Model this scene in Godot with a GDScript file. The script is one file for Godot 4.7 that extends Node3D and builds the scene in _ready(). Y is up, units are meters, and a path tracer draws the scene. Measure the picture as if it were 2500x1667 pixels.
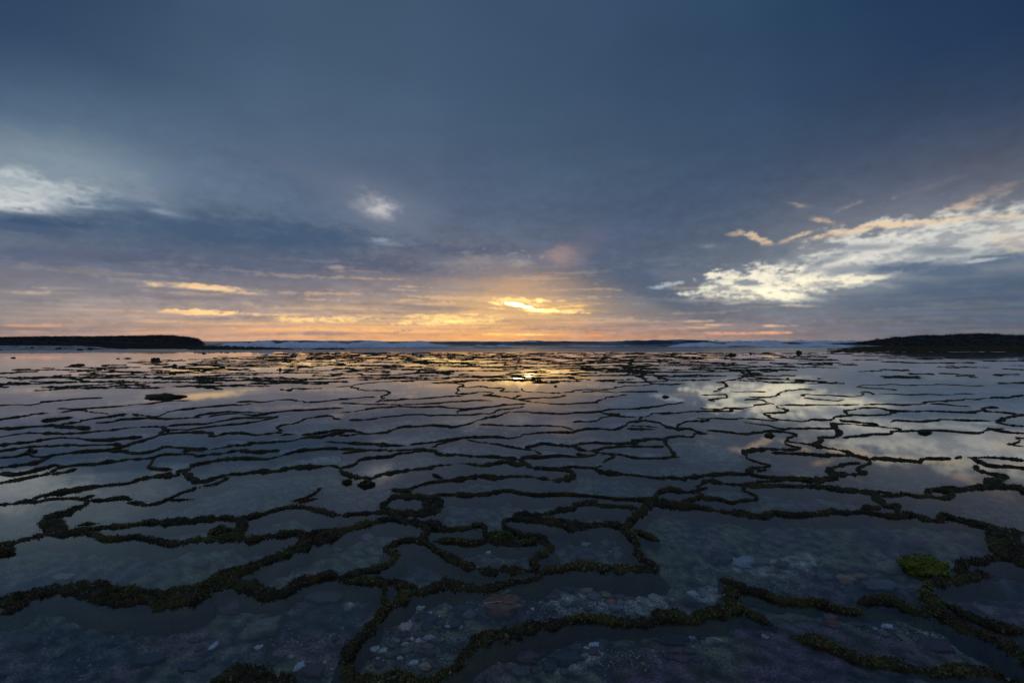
extends Node3D

func _ready() -> void:
	# ---- camera
	var cam := Camera3D.new()
	cam.name = "camera"
	cam.fov = 74.32
	cam.near = 0.05
	cam.far = 30000.0
	cam.position = Vector3(0, EYE, 0)
	add_child(cam)
	cam.current = true
	# ---- sky
	var env := Environment.new()
	env.background_mode = Environment.BG_SKY
	env.sky = make_sky()
	env.sky_rotation = Vector3(0, PI, 0)   # the middle of the panorama lies over the sea
	env.tonemap_mode = Environment.TONE_MAPPER_LINEAR
	env.tonemap_exposure = 1.0
	env.sdfgi_enabled = true
	env.ssao_enabled = true
	env.ssil_enabled = true
	var world := WorldEnvironment.new()
	world.name = "environment"
	world.environment = env
	add_child(world)
	# ---- the sun, low behind the clouds over the sea
	var sun := DirectionalLight3D.new()
	sun.name = "sun"
	sun.light_energy = 0.0002
	sun.light_color = Color(1.0, 0.78, 0.5)
	sun.light_angular_distance = 3.0
	sun.shadow_enabled = true
	sun.rotation_degrees = Vector3(-5.0, 180.0 - 2.0, 0)
	add_child(sun)
	build_scene()


const EYE := 2.0

const SKY_AZ: Array[float] = [-60.0, -50.0, -42.0, -34.0, -26.0, -18.0, -11.0, -5.0, 0.0, 5.0, 11.0, 18.0, 26.0, 34.0, 42.0, 50.0, 60.0]
const SKY_EL: Array[float] = [0.0, 1.0, 2.0, 3.5, 5.0, 7.0, 9.5, 12.5, 16.0, 20.0, 25.0, 31.0, 38.0, 48.0]

# colour of the cloud deck (sRGB) by elevation (rows) and azimuth (columns)
const SKY_GRID: Array[Vector3] = [
	Vector3(150, 127, 125), Vector3(152, 128, 125), Vector3(170, 141, 131), Vector3(201, 158, 133), Vector3(222, 168, 132), Vector3(235, 172, 123), Vector3(236, 172, 121), Vector3(239, 172, 114), Vector3(239, 171, 112), Vector3(228, 165, 116), Vector3(205, 152, 122), Vector3(180, 141, 123), Vector3(157, 131, 125), Vector3(134, 123, 127), Vector3(110, 111, 121), Vector3(99, 105, 119), Vector3(97, 104, 118),
	Vector3(150, 131, 129), Vector3(152, 133, 130), Vector3(167, 142, 133), Vector3(194, 156, 134), Vector3(211, 165, 133), Vector3(227, 170, 126), Vector3(228, 170, 125), Vector3(230, 169, 117), Vector3(230, 168, 116), Vector3(218, 162, 119), Vector3(194, 149, 124), Vector3(170, 138, 125), Vector3(148, 129, 127), Vector3(127, 121, 127), Vector3(104, 108, 121), Vector3(94, 103, 118), Vector3(92, 101, 118),
	Vector3(149, 137, 136), Vector3(150, 138, 136), Vector3(161, 143, 136), Vector3(181, 153, 136), Vector3(194, 159, 136), Vector3(212, 166, 131), Vector3(213, 167, 130), Vector3(215, 164, 123), Vector3(214, 163, 122), Vector3(201, 156, 124), Vector3(174, 142, 127), Vector3(152, 133, 127), Vector3(134, 125, 128), Vector3(118, 118, 127), Vector3(97, 105, 120), Vector3(88, 100, 118), Vector3(86, 99, 118),
	Vector3(139, 135, 138), Vector3(140, 135, 138), Vector3(149, 139, 139), Vector3(160, 145, 138), Vector3(168, 148, 138), Vector3(183, 155, 135), Vector3(185, 155, 135), Vector3(195, 157, 128), Vector3(195, 157, 127), Vector3(178, 148, 127), Vector3(143, 131, 129), Vector3(124, 122, 127), Vector3(113, 117, 127), Vector3(109, 116, 127), Vector3(90, 103, 121), Vector3(83, 98, 119), Vector3(82, 98, 119),
	Vector3(122, 122, 134), Vector3(124, 123, 134), Vector3(131, 128, 136), Vector3(140, 132, 136), Vector3(145, 135, 136), Vector3(161, 143, 135), Vector3(163, 144, 135), Vector3(180, 151, 131), Vector3(181, 152, 130), Vector3(162, 141, 129), Vector3(124, 121, 127), Vector3(110, 115, 125), Vector3(107, 115, 128), Vector3(113, 122, 133), Vector3(93, 107, 125), Vector3(87, 103, 123), Vector3(87, 102, 123),
	Vector3(98, 106, 126), Vector3(98, 107, 126), Vector3(102, 108, 126), Vector3(109, 112, 128), Vector3(114, 115, 129), Vector3(132, 126, 132), Vector3(134, 127, 132), Vector3(153, 138, 134), Vector3(155, 139, 133), Vector3(138, 129, 130), Vector3(104, 108, 123), Vector3(97, 107, 123), Vector3(104, 115, 129), Vector3(123, 131, 141), Vector3(111, 122, 136), Vector3(112, 122, 137), Vector3(112, 122, 137),
	Vector3(93, 110, 130), Vector3(93, 109, 130), Vector3(87, 103, 125), Vector3(86, 101, 123), Vector3(89, 101, 123), Vector3(105, 111, 127), Vector3(107, 112, 127), Vector3(120, 118, 129), Vector3(122, 119, 129), Vector3(112, 113, 126), Vector3(93, 102, 121), Vector3(90, 101, 120), Vector3(100, 110, 125), Vector3(124, 129, 138), Vector3(128, 133, 141), Vector3(127, 130, 138), Vector3(126, 129, 137),
	Vector3(116, 132, 146), Vector3(115, 130, 145), Vector3(102, 119, 138), Vector3(90, 108, 129), Vector3(86, 103, 125), Vector3(99, 110, 129), Vector3(100, 110, 129), Vector3(99, 107, 125), Vector3(98, 106, 124), Vector3(94, 103, 123), Vector3(86, 98, 120), Vector3(83, 96, 118), Vector3(87, 99, 118), Vector3(102, 108, 122), Vector3(107, 112, 124), Vector3(105, 108, 119), Vector3(104, 107, 118),
	Vector3(108, 125, 141), Vector3(107, 125, 141), Vector3(106, 123, 141), Vector3(96, 113, 134), Vector3(90, 107, 129), Vector3(96, 109, 130), Vector3(96, 108, 129), Vector3(87, 101, 123), Vector3(85, 100, 122), Vector3(83, 98, 121), Vector3(79, 95, 118), Vector3(75, 92, 116), Vector3(75, 91, 114), Vector3(80, 91, 112), Vector3(81, 90, 109), Vector3(78, 86, 105), Vector3(77, 85, 103),
	Vector3(73, 93, 117), Vector3(74, 95, 118), Vector3(85, 105, 126), Vector3(87, 106, 128), Vector3(86, 104, 126), Vector3(85, 101, 124), Vector3(85, 101, 124), Vector3(79, 96, 120), Vector3(78, 96, 119), Vector3(76, 95, 118), Vector3(74, 93, 116), Vector3(70, 89, 113), Vector3(66, 85, 110), Vector3(64, 81, 105), Vector3(60, 75, 99), Vector3(53, 69, 94), Vector3(52, 67, 93),
	Vector3(49, 71, 98), Vector3(51, 73, 100), Vector3(60, 82, 107), Vector3(71, 91, 115), Vector3(76, 95, 118), Vector3(75, 94, 117), Vector3(75, 94, 117), Vector3(72, 91, 115), Vector3(71, 91, 115), Vector3(70, 90, 114), Vector3(68, 87, 112), Vector3(63, 83, 108), Vector3(58, 79, 105), Vector3(52, 72, 99), Vector3(44, 64, 92), Vector3(37, 58, 87), Vector3(35, 57, 86),
	Vector3(44, 66, 94), Vector3(46, 68, 95), Vector3(53, 74, 100), Vector3(63, 84, 108), Vector3(68, 88, 112), Vector3(68, 88, 111), Vector3(68, 87, 111), Vector3(65, 85, 109), Vector3(64, 84, 108), Vector3(63, 83, 108), Vector3(61, 81, 107), Vector3(57, 78, 104), Vector3(53, 75, 101), Vector3(46, 69, 96), Vector3(39, 61, 90), Vector3(33, 55, 85), Vector3(31, 54, 84),
	Vector3(43, 65, 93), Vector3(45, 67, 95), Vector3(51, 73, 99), Vector3(63, 83, 108), Vector3(66, 86, 110), Vector3(65, 85, 109), Vector3(65, 85, 109), Vector3(62, 82, 106), Vector3(61, 81, 105), Vector3(60, 81, 105), Vector3(58, 79, 105), Vector3(55, 77, 103), Vector3(51, 74, 100), Vector3(45, 68, 96), Vector3(38, 61, 90), Vector3(33, 55, 85), Vector3(30, 53, 83),
	Vector3(43, 65, 93), Vector3(45, 67, 95), Vector3(51, 73, 99), Vector3(64, 84, 108), Vector3(66, 86, 110), Vector3(65, 85, 108), Vector3(64, 84, 108), Vector3(61, 81, 105), Vector3(60, 80, 105), Vector3(59, 80, 104), Vector3(57, 78, 104), Vector3(55, 76, 102), Vector3(51, 74, 100), Vector3(45, 68, 96), Vector3(39, 61, 90), Vector3(33, 55, 85), Vector3(30, 53, 83),
]

# clouds and gaps: azimuth, elevation, half-width, half-height, tilt (degrees), colour (sRGB), opacity, softness, raggedness
const SKY_CLOUDS := [
	[-45.85, 15.03, 8.87, 3.42, -8.5, 146, 160, 170, 0.55, 1.0, 0.25],
	[-47.41, 12.68, 5.83, 1.85, -6.1, 196, 202, 204, 0.9, 0.9, 0.45],
	[-47.66, 11.48, 3.77, 0.72, -4.1, 214, 216, 214, 0.8, 0.7, 0.6],
	[-43.17, 12.48, 2.5, 0.42, -5.2, 196, 200, 202, 0.8, 0.7, 0.7],
	[-37.91, 12.8, 2.76, 0.42, 4.5, 158, 166, 180, 0.7, 0.9, 0.6],
	[-39.92, 13.9, 4.89, 0.88, 13.0, 142, 150, 164, 0.45, 1.0, 0.5],
	[-38.93, 14.82, 2.35, 1.13, 18.7, 138, 144, 160, 0.4, 1.0, 0.6],
	[-47.16, 10.13, 3.84, 0.95, -1.6, 64, 84, 112, 0.85, 0.7, 0.6],
	[-41.51, 12.8, 3.42, 0.55, -6.8, 92, 112, 136, 0.7, 0.7, 0.7],
	[-36.15, 11.64, 10.83, 1.72, -4.2, 70, 90, 117, 0.8, 0.9, 0.4],
	[-24.7, 11.85, 10.51, 1.64, -2.3, 70, 90, 118, 0.75, 0.9, 0.5],
	[-44.47, 8.01, 7.33, 0.93, -7.7, 88, 98, 122, 0.5, 1.0, 0.5],
	[-32.37, 8.54, 11.85, 1.37, -1.3, 86, 96, 120, 0.5, 1.0, 0.5],
	[-15.96, 9.18, 7.68, 1.14, 3.4, 84, 92, 116, 0.6, 0.9, 0.6],
	[-6.94, 11.33, 9.27, 0.85, 0.7, 84, 94, 117, 0.7, 0.8, 0.6],
	[-16.98, 16.57, 7.6, 3.4, 15.2, 118, 124, 142, 0.5, 1.0, 0.3],
	[-16.57, 15.82, 3.15, 1.67, 13.5, 172, 172, 178, 0.7, 1.0, 0.5],
	[-16.22, 15.65, 1.53, 0.89, 13.7, 204, 201, 198, 0.7, 1.0, 0.5],
	[-15.76, 11.97, 2.26, 0.46, 2.7, 160, 168, 180, 0.7, 1.0, 0.8],
	[-21.42, 8.69, 1.25, 0.25, -3.4, 172, 160, 156, 0.7, 0.9, 0.8],
	[-24.7, 18.63, 5.03, 1.17, 20.1, 104, 110, 130, 0.4, 1.0, 0.5],
	[-3.92, 9.84, 6.61, 1.29, -0.7, 150, 142, 142, 0.65, 0.9, 0.8],
	[0.77, 10.19, 2.77, 0.75, 8.1, 164, 158, 154, 0.6, 0.9, 0.9],
	[-8.03, 7.41, 7.6, 0.75, 2.0, 168, 146, 136, 0.5, 1.0, 0.8],
	[6.83, 10.75, 3.49, 1.59, -6.7, 170, 142, 136, 0.75, 1.0, 0.6],
	[9.54, 12.31, 3.77, 2.08, -33.0, 108, 108, 126, 0.5, 1.0, 0.5],
	[1.6, 6.72, 6.64, 2.18, 0.2, 196, 158, 130, 0.6, 1.0, 0.35],
	[15.34, 7.64, 9.78, 1.78, 32.1, 82, 95, 118, 0.7, 1.0, 0.4],
	[20.36, 4.87, 8.27, 1.34, 17.8, 92, 102, 120, 0.6, 1.0, 0.5],
	[40.5, 8.11, 15.04, 3.71, -5.2, 150, 156, 162, 0.6, 1.0, 0.5],
	[44.97, 9.28, 9.42, 2.67, 0.0, 214, 214, 207, 0.85, 0.95, 0.8],
	[37.14, 8.58, 7.38, 2.67, -13.6, 222, 219, 210, 0.85, 0.85, 0.9],
	[28.8, 6.38, 7.44, 1.92, -4.5, 258, 248, 220, 0.92, 0.75, 0.8],
	[30.68, 5.13, 5.12, 1.04, 1.0, 272, 260, 226, 0.92, 0.7, 0.8],
	[34.97, 6.15, 4.83, 0.81, -0.7, 262, 250, 218, 0.88, 0.7, 0.8],
	[38.86, 6.35, 2.35, 0.34, -2.9, 238, 230, 206, 0.8, 0.7, 0.8],
	[24.83, 7.1, 3.65, 0.89, -20.7, 246, 238, 214, 0.85, 0.7, 0.9],
	[19.38, 6.76, 1.97, 0.36, -7.6, 186, 196, 202, 0.8, 0.8, 0.9],
	[23.22, 4.77, 8.41, 0.35, 4.0, 150, 152, 152, 0.6, 0.9, 0.8],
	[32.29, 3.83, 1.82, 0.16, 4.4, 214, 204, 182, 0.8, 0.8, 0.7],
	[48.36, 9.26, 2.93, 1.43, 6.1, 216, 212, 204, 0.8, 0.9, 0.7],
	[47.86, 8.41, 1.1, 1.02, 19.1, 226, 198, 170, 0.7, 0.9, 0.9],
	[28.59, 11.42, 2.3, 0.42, 28.0, 226, 194, 160, 0.85, 0.7, 0.9],
	[32.29, 11.09, 1.98, 0.36, -15.2, 222, 192, 160, 0.8, 0.7, 0.9],
	[36.79, 11.03, 3.9, 0.38, -4.0, 232, 202, 168, 0.85, 0.8, 0.8],
	[41.76, 11.09, 4.0, 0.36, 3.6, 232, 204, 170, 0.85, 0.8, 0.8],
	[47.61, 10.59, 1.51, 0.25, 9.2, 232, 204, 170, 0.85, 0.8, 0.8],
	[34.6, 12.42, 1.72, 0.35, 18.3, 214, 182, 154, 0.75, 0.8, 0.9],
	[32.49, 14.35, 1.34, 0.31, 20.7, 190, 164, 148, 0.7, 0.9, 0.9],
	[36.25, 13.41, 1.66, 0.3, -14.6, 176, 156, 146, 0.6, 0.9, 0.9],
	[44.97, 12.11, 1.66, 0.56, -2.4, 196, 170, 152, 0.7, 0.9, 0.9],
	[46.32, 12.75, 2.37, 0.58, -5.3, 150, 138, 136, 0.55, 1.0, 0.9],
	[26.41, 12.02, 0.89, 0.28, 5.8, 200, 170, 148, 0.7, 0.9, 0.8],
	[23.45, 10.99, 1.21, 0.34, 4.6, 170, 152, 142, 0.6, 0.9, 0.8],
	[42.67, 14.12, 2.39, 0.46, -7.7, 120, 116, 124, 0.5, 1.0, 0.9],
	[42.67, 6.73, 5.98, 0.76, 7.1, 92, 108, 130, 0.95, 0.6, 0.5],
	[47.11, 7.05, 2.31, 0.59, 1.5, 96, 112, 132, 0.95, 0.7, 0.5],
	[43.26, 8.41, 2.64, 0.59, 9.8, 128, 138, 150, 0.95, 0.7, 0.5],
	[38.01, 9.34, 3.09, 0.42, 3.1, 152, 158, 164, 0.95, 0.8, 0.5],
	[34.41, 8.08, 2.33, 0.54, -24.6, 112, 124, 140, 0.75, 1.0, 0.9],
	[30.68, 9.81, 1.39, 0.83, 15.7, 104, 116, 132, 0.95, 0.7, 0.5],
	[31.89, 8.58, 1.6, 0.46, -8.8, 150, 156, 160, 0.6, 0.8, 0.9],
	[27.73, 6.54, 1.47, 0.44, 11.4, 116, 126, 138, 0.8, 0.7, 0.9],
	[25.06, 6.09, 1.18, 0.3, -5.2, 130, 138, 146, 0.7, 0.8, 0.9],
	[36.43, 7.35, 2.51, 0.57, -2.6, 150, 156, 162, 0.95, 0.8, 0.5],
	[34.22, 4.84, 2.65, 0.27, 13.3, 128, 136, 146, 0.7, 0.8, 0.9],
	[38.01, 4.09, 5.15, 0.69, 6.2, 96, 108, 126, 0.7, 0.9, 0.7],
	[45.79, 4.78, 6.99, 1.3, 0.9, 80, 97, 120, 0.7, 0.9, 0.5],
	[39.85, 5.47, 1.3, 0.34, 16.5, 150, 154, 158, 0.6, 0.9, 0.9],
	[45.79, 7.07, 1.61, 0.16, -2.8, 206, 206, 202, 0.7, 0.8, 0.8],
	[-34.3, 5.65, 5.1, 0.32, 0.2, 264, 220, 164, 0.9, 0.7, 0.9],
	[-35.78, 5.82, 3.28, 0.18, 0.8, 240, 196, 150, 0.8, 0.7, 0.8],
	[-30.76, 5.31, 2.86, 0.24, 0.9, 240, 200, 152, 0.7, 0.8, 0.9],
	[-46.38, 4.27, 3.16, 0.23, -2.5, 206, 184, 156, 0.7, 0.9, 0.9],
	[-45.03, 4.76, 1.66, 0.16, -2.7, 220, 194, 160, 0.7, 0.9, 0.9],
	[-42.43, 3.84, 4.22, 0.2, -1.5, 178, 164, 148, 0.6, 0.9, 0.9],
	[-34.3, 3.02, 4.72, 0.32, -0.1, 276, 222, 152, 0.95, 0.6, 0.8],
	[-27.38, 3.04, 3.06, 0.2, -0.6, 240, 196, 142, 0.8, 0.7, 0.9],
	[-21.9, 2.57, 5.72, 0.46, -1.0, 282, 230, 152, 0.85, 0.7, 0.9],
	[-20.45, 2.9, 2.43, 0.21, 0.9, 252, 214, 150, 0.8, 0.7, 0.9],
	[-37.56, 2.02, 3.83, 0.18, -0.5, 226, 180, 140, 0.7, 0.8, 0.9],
	[-30.76, 2.0, 4.91, 0.19, -1.2, 240, 190, 136, 0.75, 0.8, 0.9],
	[-45.58, 1.39, 2.44, 0.16, -1.4, 226, 168, 132, 0.8, 0.8, 0.9],
	[-47.16, 0.83, 1.54, 0.16, -0.9, 206, 156, 132, 0.6, 0.9, 0.9],
	[-24.7, 1.41, 10.06, 0.25, -0.6, 262, 192, 126, 0.8, 0.8, 0.9],
	[-30.76, 1.14, 5.73, 0.19, -0.7, 240, 172, 122, 0.7, 0.8, 0.9],
	[-15.96, 2.23, 4.61, 0.21, -0.6, 246, 196, 134, 0.75, 0.8, 0.9],
	[-9.11, 3.06, 4.32, 0.33, 0.5, 300, 250, 156, 0.9, 0.6, 0.9],
	[-6.94, 2.64, 6.55, 0.6, -3.3, 310, 262, 166, 0.95, 0.6, 0.9],
	[-4.2, 3.75, 3.85, 0.22, 0.7, 244, 190, 130, 0.7, 0.8, 0.9],
	[-3.65, 2.32, 3.31, 0.22, -0.1, 252, 206, 130, 0.8, 0.7, 0.9],
	[-12.32, 1.3, 7.93, 0.27, -0.3, 270, 198, 122, 0.75, 0.8, 0.9],
	[0.22, 0.89, 4.43, 0.22, 0.0, 255, 204, 112, 0.95, 0.6, 0.8],
	[1.33, 0.89, 4.98, 0.16, 0.0, 320, 244, 140, 0.9, 0.7, 0.9],
	[-5.3, 0.66, 7.14, 0.22, -0.1, 250, 176, 110, 0.7, 0.8, 0.9],
	[6.83, 2.2, 4.91, 0.22, 2.3, 214, 166, 128, 0.7, 0.8, 0.9],
	[5.74, 0.88, 1.64, 0.17, 0.1, 252, 180, 104, 0.8, 0.7, 0.8],
	[10.35, 0.76, 1.82, 0.16, 0.1, 240, 160, 112, 0.8, 0.7, 0.8],
	[21.8, 2.36, 2.19, 0.16, 0.9, 226, 184, 150, 0.7, 0.8, 0.8],
	[24.61, 1.91, 2.74, 0.16, 0.9, 236, 190, 148, 0.8, 0.7, 0.8],
	[29.85, 1.73, 2.16, 0.19, 1.0, 244, 192, 148, 0.85, 0.7, 0.8],
	[22.28, 1.64, 2.84, 0.16, 0.7, 232, 180, 140, 0.7, 0.8, 0.8],
	[26.41, 0.94, 4.88, 0.2, 0.5, 238, 168, 132, 0.85, 0.7, 0.8],
	[30.27, 0.96, 1.65, 0.16, 0.6, 244, 174, 136, 0.8, 0.7, 0.8],
	[-40.24, 2.96, 5.81, 0.17, -0.5, 212, 176, 146, 0.6, 0.9, 0.6],
	[-27.38, 1.97, 11.35, 0.2, -1.0, 236, 184, 132, 0.6, 0.9, 0.6],
	[-15.96, 3.08, 8.19, 0.27, 0.1, 236, 190, 138, 0.6, 0.9, 0.6],
	[-14.93, 1.82, 11.37, 0.21, -0.5, 250, 192, 128, 0.7, 0.9, 0.6],
	[-36.15, 0.89, 9.39, 0.18, -0.7, 226, 166, 130, 0.6, 0.9, 0.6],
	[-8.57, 4.59, 9.74, 0.33, 2.3, 206, 166, 136, 0.5, 1.0, 0.6],
	[-18.98, 4.18, 9.9, 0.31, 1.6, 184, 156, 138, 0.5, 1.0, 0.6],
	[-1.99, 1.77, 8.85, 0.22, -0.1, 252, 196, 122, 0.7, 0.8, 0.7],
	[13.27, 1.72, 6.82, 0.22, 0.4, 190, 150, 130, 0.5, 0.9, 0.7],
	[-44.47, 2.13, 5.64, 0.16, -2.1, 190, 162, 144, 0.5, 0.9, 0.7],
	[2.16, 4.64, 14.37, 3.3, 2.2, 226, 178, 126, 0.45, 1.0, 0.3],
	[2.16, 4.42, 8.29, 1.43, 4.2, 244, 196, 130, 0.8, 1.0, 0.4],
	[-7.49, 2.8, 7.62, 0.88, -2.4, 250, 204, 132, 0.6, 0.9, 0.6],
	[-1.99, 4.8, 1.66, 0.22, 9.8, 330, 270, 170, 0.9, 0.7, 0.7],
	[1.6, 4.53, 4.65, 0.66, 9.1, 290, 236, 150, 0.95, 0.8, 1.0],
	[0.22, 4.75, 1.77, 0.22, 8.0, 640, 560, 390, 0.98, 0.7, 0.9],
	[1.6, 4.42, 1.44, 0.19, 8.1, 1000, 900, 640, 0.98, 0.7, 0.8],
	[2.16, 5.19, 2.98, 0.16, 3.2, 300, 240, 150, 0.9, 0.8, 0.9],
	[-1.44, 4.2, 1.88, 0.16, 1.9, 290, 232, 146, 0.85, 0.8, 0.9],
	[6.83, 4.39, 2.4, 0.16, -1.5, 270, 210, 136, 0.8, 0.8, 0.9],
	[0.22, 3.43, 4.98, 0.17, 0.0, 262, 204, 132, 0.8, 0.9, 0.9],
	[3.54, 3.97, 1.99, 0.19, 4.2, 820, 720, 480, 0.98, 0.7, 0.8],
	[4.91, 3.86, 4.29, 0.22, 3.3, 420, 340, 200, 0.95, 0.6, 0.7],
	[3.81, 5.12, 1.65, 0.22, 6.3, 340, 270, 170, 0.85, 0.7, 0.9],
	[6.01, 5.16, 1.31, 0.16, 0.5, 280, 214, 140, 0.8, 0.8, 0.9],
	[7.92, 3.94, 1.85, 0.16, 0.5, 300, 236, 150, 0.8, 0.8, 0.9],
	[-4.75, 3.42, 2.2, 0.16, -0.3, 300, 240, 150, 0.8, 0.8, 0.9],
	[-8.03, 2.52, 2.71, 0.22, -0.4, 310, 256, 160, 0.9, 0.7, 0.9],
	[2.16, 4.58, 1.66, 0.16, 16.2, 220, 165, 100, 0.8, 0.6, 0.9],
	[0.77, 4.2, 2.55, 0.16, 6.1, 214, 160, 104, 0.8, 0.7, 0.9],
	[4.09, 4.3, 2.2, 0.16, -3.7, 224, 170, 108, 0.8, 0.7, 0.9],
	[-0.61, 4.53, 1.33, 0.16, 10.0, 230, 176, 110, 0.7, 0.7, 0.9],
	[6.29, 3.74, 2.19, 0.16, 2.4, 210, 160, 118, 0.6, 0.8, 0.9],
]

# ---------------------------------------------------------------- sky
const SKY_W := 4096
const SKY_H := 2048
var sky_rows: Array = []
var sky_noise: Array = []

func make_noise(seed_value: int, frequency: float, octaves: int) -> FastNoiseLite:
	var n := FastNoiseLite.new()
	n.noise_type = FastNoiseLite.TYPE_SIMPLEX_SMOOTH
	n.seed = seed_value
	n.frequency = frequency
	n.fractal_octaves = octaves
	n.fractal_type = FastNoiseLite.FRACTAL_FBM if octaves > 1 else FastNoiseLite.FRACTAL_NONE
	return n

func sky_base(az: float, el: float) -> Vector3:
	var a := absf(az)
	var x := clampf(az, -60.0, 60.0)
	var i := 0
	while i < SKY_AZ.size() - 2 and x > SKY_AZ[i + 1]:
		i += 1
	var e := clampf(el, 0.0, 48.0)
	var j := 0
	while j < SKY_EL.size() - 2 and e > SKY_EL[j + 1]:
		j += 1
	var u: float = smoothstep(0.0, 1.0, (x - SKY_AZ[i]) / (SKY_AZ[i + 1] - SKY_AZ[i])) * 0.5 + 0.5 * (x - SKY_AZ[i]) / (SKY_AZ[i + 1] - SKY_AZ[i])
	var v: float = (e - SKY_EL[j]) / (SKY_EL[j + 1] - SKY_EL[j])
	var n := SKY_AZ.size()
	var k := j * n + i
	var c: Vector3 = SKY_GRID[k].lerp(SKY_GRID[k + 1], u).lerp(SKY_GRID[k + n].lerp(SKY_GRID[k + n + 1], u), v)
	if a > 60.0 or el > 48.0:
		var behind := Vector3(120, 130, 154).lerp(Vector3(88, 110, 144), smoothstep(0.0, 40.0, el))
		c = c.lerp(behind, maxf(smoothstep(60.0, 120.0, a), smoothstep(48.0, 80.0, el)))
	return c

# one row of the sky: linear light for columns i0 .. i1 of an image w wide
func sky_row(el: float, i0: int, i1: int, w: int) -> PackedFloat32Array:
	var n := i1 - i0
	var cr := PackedFloat32Array(); cr.resize(n)
	var cg := PackedFloat32Array(); cg.resize(n)
	var cb := PackedFloat32Array(); cb.resize(n)
	var rag := PackedFloat32Array(); rag.resize(n)
	var wx := PackedFloat32Array(); wx.resize(n)
	var step := 360.0 / w
	var big: FastNoiseLite = sky_noise[0]
	var fine: FastNoiseLite = sky_noise[1]
	var streak: FastNoiseLite = sky_noise[2]
	var warp: FastNoiseLite = sky_noise[3]
	var ragged: FastNoiseLite = sky_noise[4]
	var thin := PackedFloat32Array(); thin.resize(n)
	var er := deg_to_rad(el)
	var far := 1.0 / (sin(er) + 0.09)
	var low := 1.0 - smoothstep(5.5, 11.0, el)
	for i in n:
		var az := (i0 + i + 0.5) * step - 180.0
		var ar := deg_to_rad(az)
		# a cloud deck seen in perspective: the same cloud is flatter the nearer the horizon it lies
		var px := sin(ar) * far * 10.0
		var pz := cos(ar) * far * 10.0
		var cx := sin(ar) * 57.3
		var cz := cos(ar) * 57.3
		var b := big.get_noise_2d(px * 0.55 + 31.0, pz * 0.9)
		var f := fine.get_noise_2d(px, pz * 1.5)
		var g := ragged.get_noise_3d(cx * 0.5, el * (1.35 - 0.016 * el), cz * 0.5)
		var h := ragged.get_noise_3d(cx * 0.2 + 50.0, el * 0.65, cz * 0.2)
		rag[i] = g * 1.1 + h * 0.5
		thin[i] = h * 0.9 - g * 0.8
		wx[i] = warp.get_noise_3d(cx * 1.6, el * 3.6, cz * 1.6)
		var c := sky_base(az + b * 3.5, maxf(0.0, el + (b * 1.5 + f * 0.5) * smoothstep(1.0, 14.0, el)))
		var m := 1.0 + 0.085 * b + 0.05 * f + 0.07 * (g + h) * smoothstep(30.0, 8.0, el)
		c *= m
		if low > 0.0:
			# long thin bars of cloud over the horizon, with lit gaps between them
			var s := streak.get_noise_3d(cx * 0.13, el * 2.6, cz * 0.13) + 0.4 * g
			var lit := exp(-pow((az + 6.0) / 27.0, 2.0)) * 0.85 + 0.1
			var gap := smoothstep(0.16, 0.42, s) * low * lit * 0.6
			var bar := smoothstep(0.05, 0.45, -s) * low * 0.5
			c = c.lerp(Vector3(246, 196, 142).lerp(Vector3(240, 172, 122), smoothstep(3.0, 1.0, el)), gap)
			c = c.lerp(Vector3(122, 116, 124), bar * (1.0 - smoothstep(0.8, 0.0, el)))
		cr[i] = c.x; cg[i] = c.y; cb[i] = c.z
	for q in SKY_CLOUDS:
		var tilt: float = deg_to_rad(q[4])
		var ct := cos(tilt)
		var st := sin(tilt)
		var ra: float = q[2]
		var re: float = q[3]
		var ry := sqrt(ra * ra * st * st + re * re * ct * ct) * 1.5 + 0.5
		if absf(el - q[1]) > ry:
			continue
		var rx := sqrt(ra * ra * ct * ct + re * re * st * st) * 1.5 + 0.6
		var f0 := clampi(int((q[0] - rx + 180.0) / step) - i0, 0, n)
		var f1 := clampi(int((q[0] + rx + 180.0) / step) + 1 - i0, 0, n)
		var soft: float = q[9]
		var rough: float = q[10]
		for i in range(f0, f1):
			var da: float = (i0 + i + 0.5) * step - 180.0 - q[0] + wx[i] * minf(ra * 0.5, 3.0) * rough
			var de: float = el - q[1] + rag[i] * minf(re * 0.45, 0.8) * rough
			var x := (da * ct - de * st) / ra
			var y := (da * st + de * ct) / re
			var d := sqrt(x * x + y * y) + rag[i] * rough * 1.0
			var k := 1.0 - smoothstep(1.0 - soft * 0.9, 1.0 + soft * 0.25, d)
			if k > 0.0:
				k *= q[8] * (1.0 - rough * 0.85 * smoothstep(0.02, 0.42, thin[i]))
				cr[i] += (q[5] - cr[i]) * k
				cg[i] += (q[6] - cg[i]) * k
				cb[i] += (q[7] - cb[i]) * k
	var out := PackedFloat32Array(); out.resize(n * 3)
	for i in n:
		out[i * 3] = pow(maxf(cr[i], 0.0) / 255.0, 2.2)
		out[i * 3 + 1] = pow(maxf(cg[i], 0.0) / 255.0, 2.2)
		out[i * 3 + 2] = pow(maxf(cb[i], 0.0) / 255.0, 2.2)
	return out

func sky_part(w: int, h: int, i0: int, i1: int, j0: int, j1: int) -> Image:
	sky_rows = []
	sky_rows.resize(j1 - j0)
	var work := func(j: int) -> void:
		sky_rows[j] = sky_row(maxf(0.0, 90.0 - (j0 + j + 0.5) * 180.0 / h), i0, i1, w)
	var id := WorkerThreadPool.add_group_task(work, j1 - j0)
	WorkerThreadPool.wait_for_group_task_completion(id)
	var all := PackedFloat32Array()
	for r: PackedFloat32Array in sky_rows:
		all.append_array(r)
	return Image.create_from_data(i1 - i0, j1 - j0, false, Image.FORMAT_RGBF, all.to_byte_array())

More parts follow.
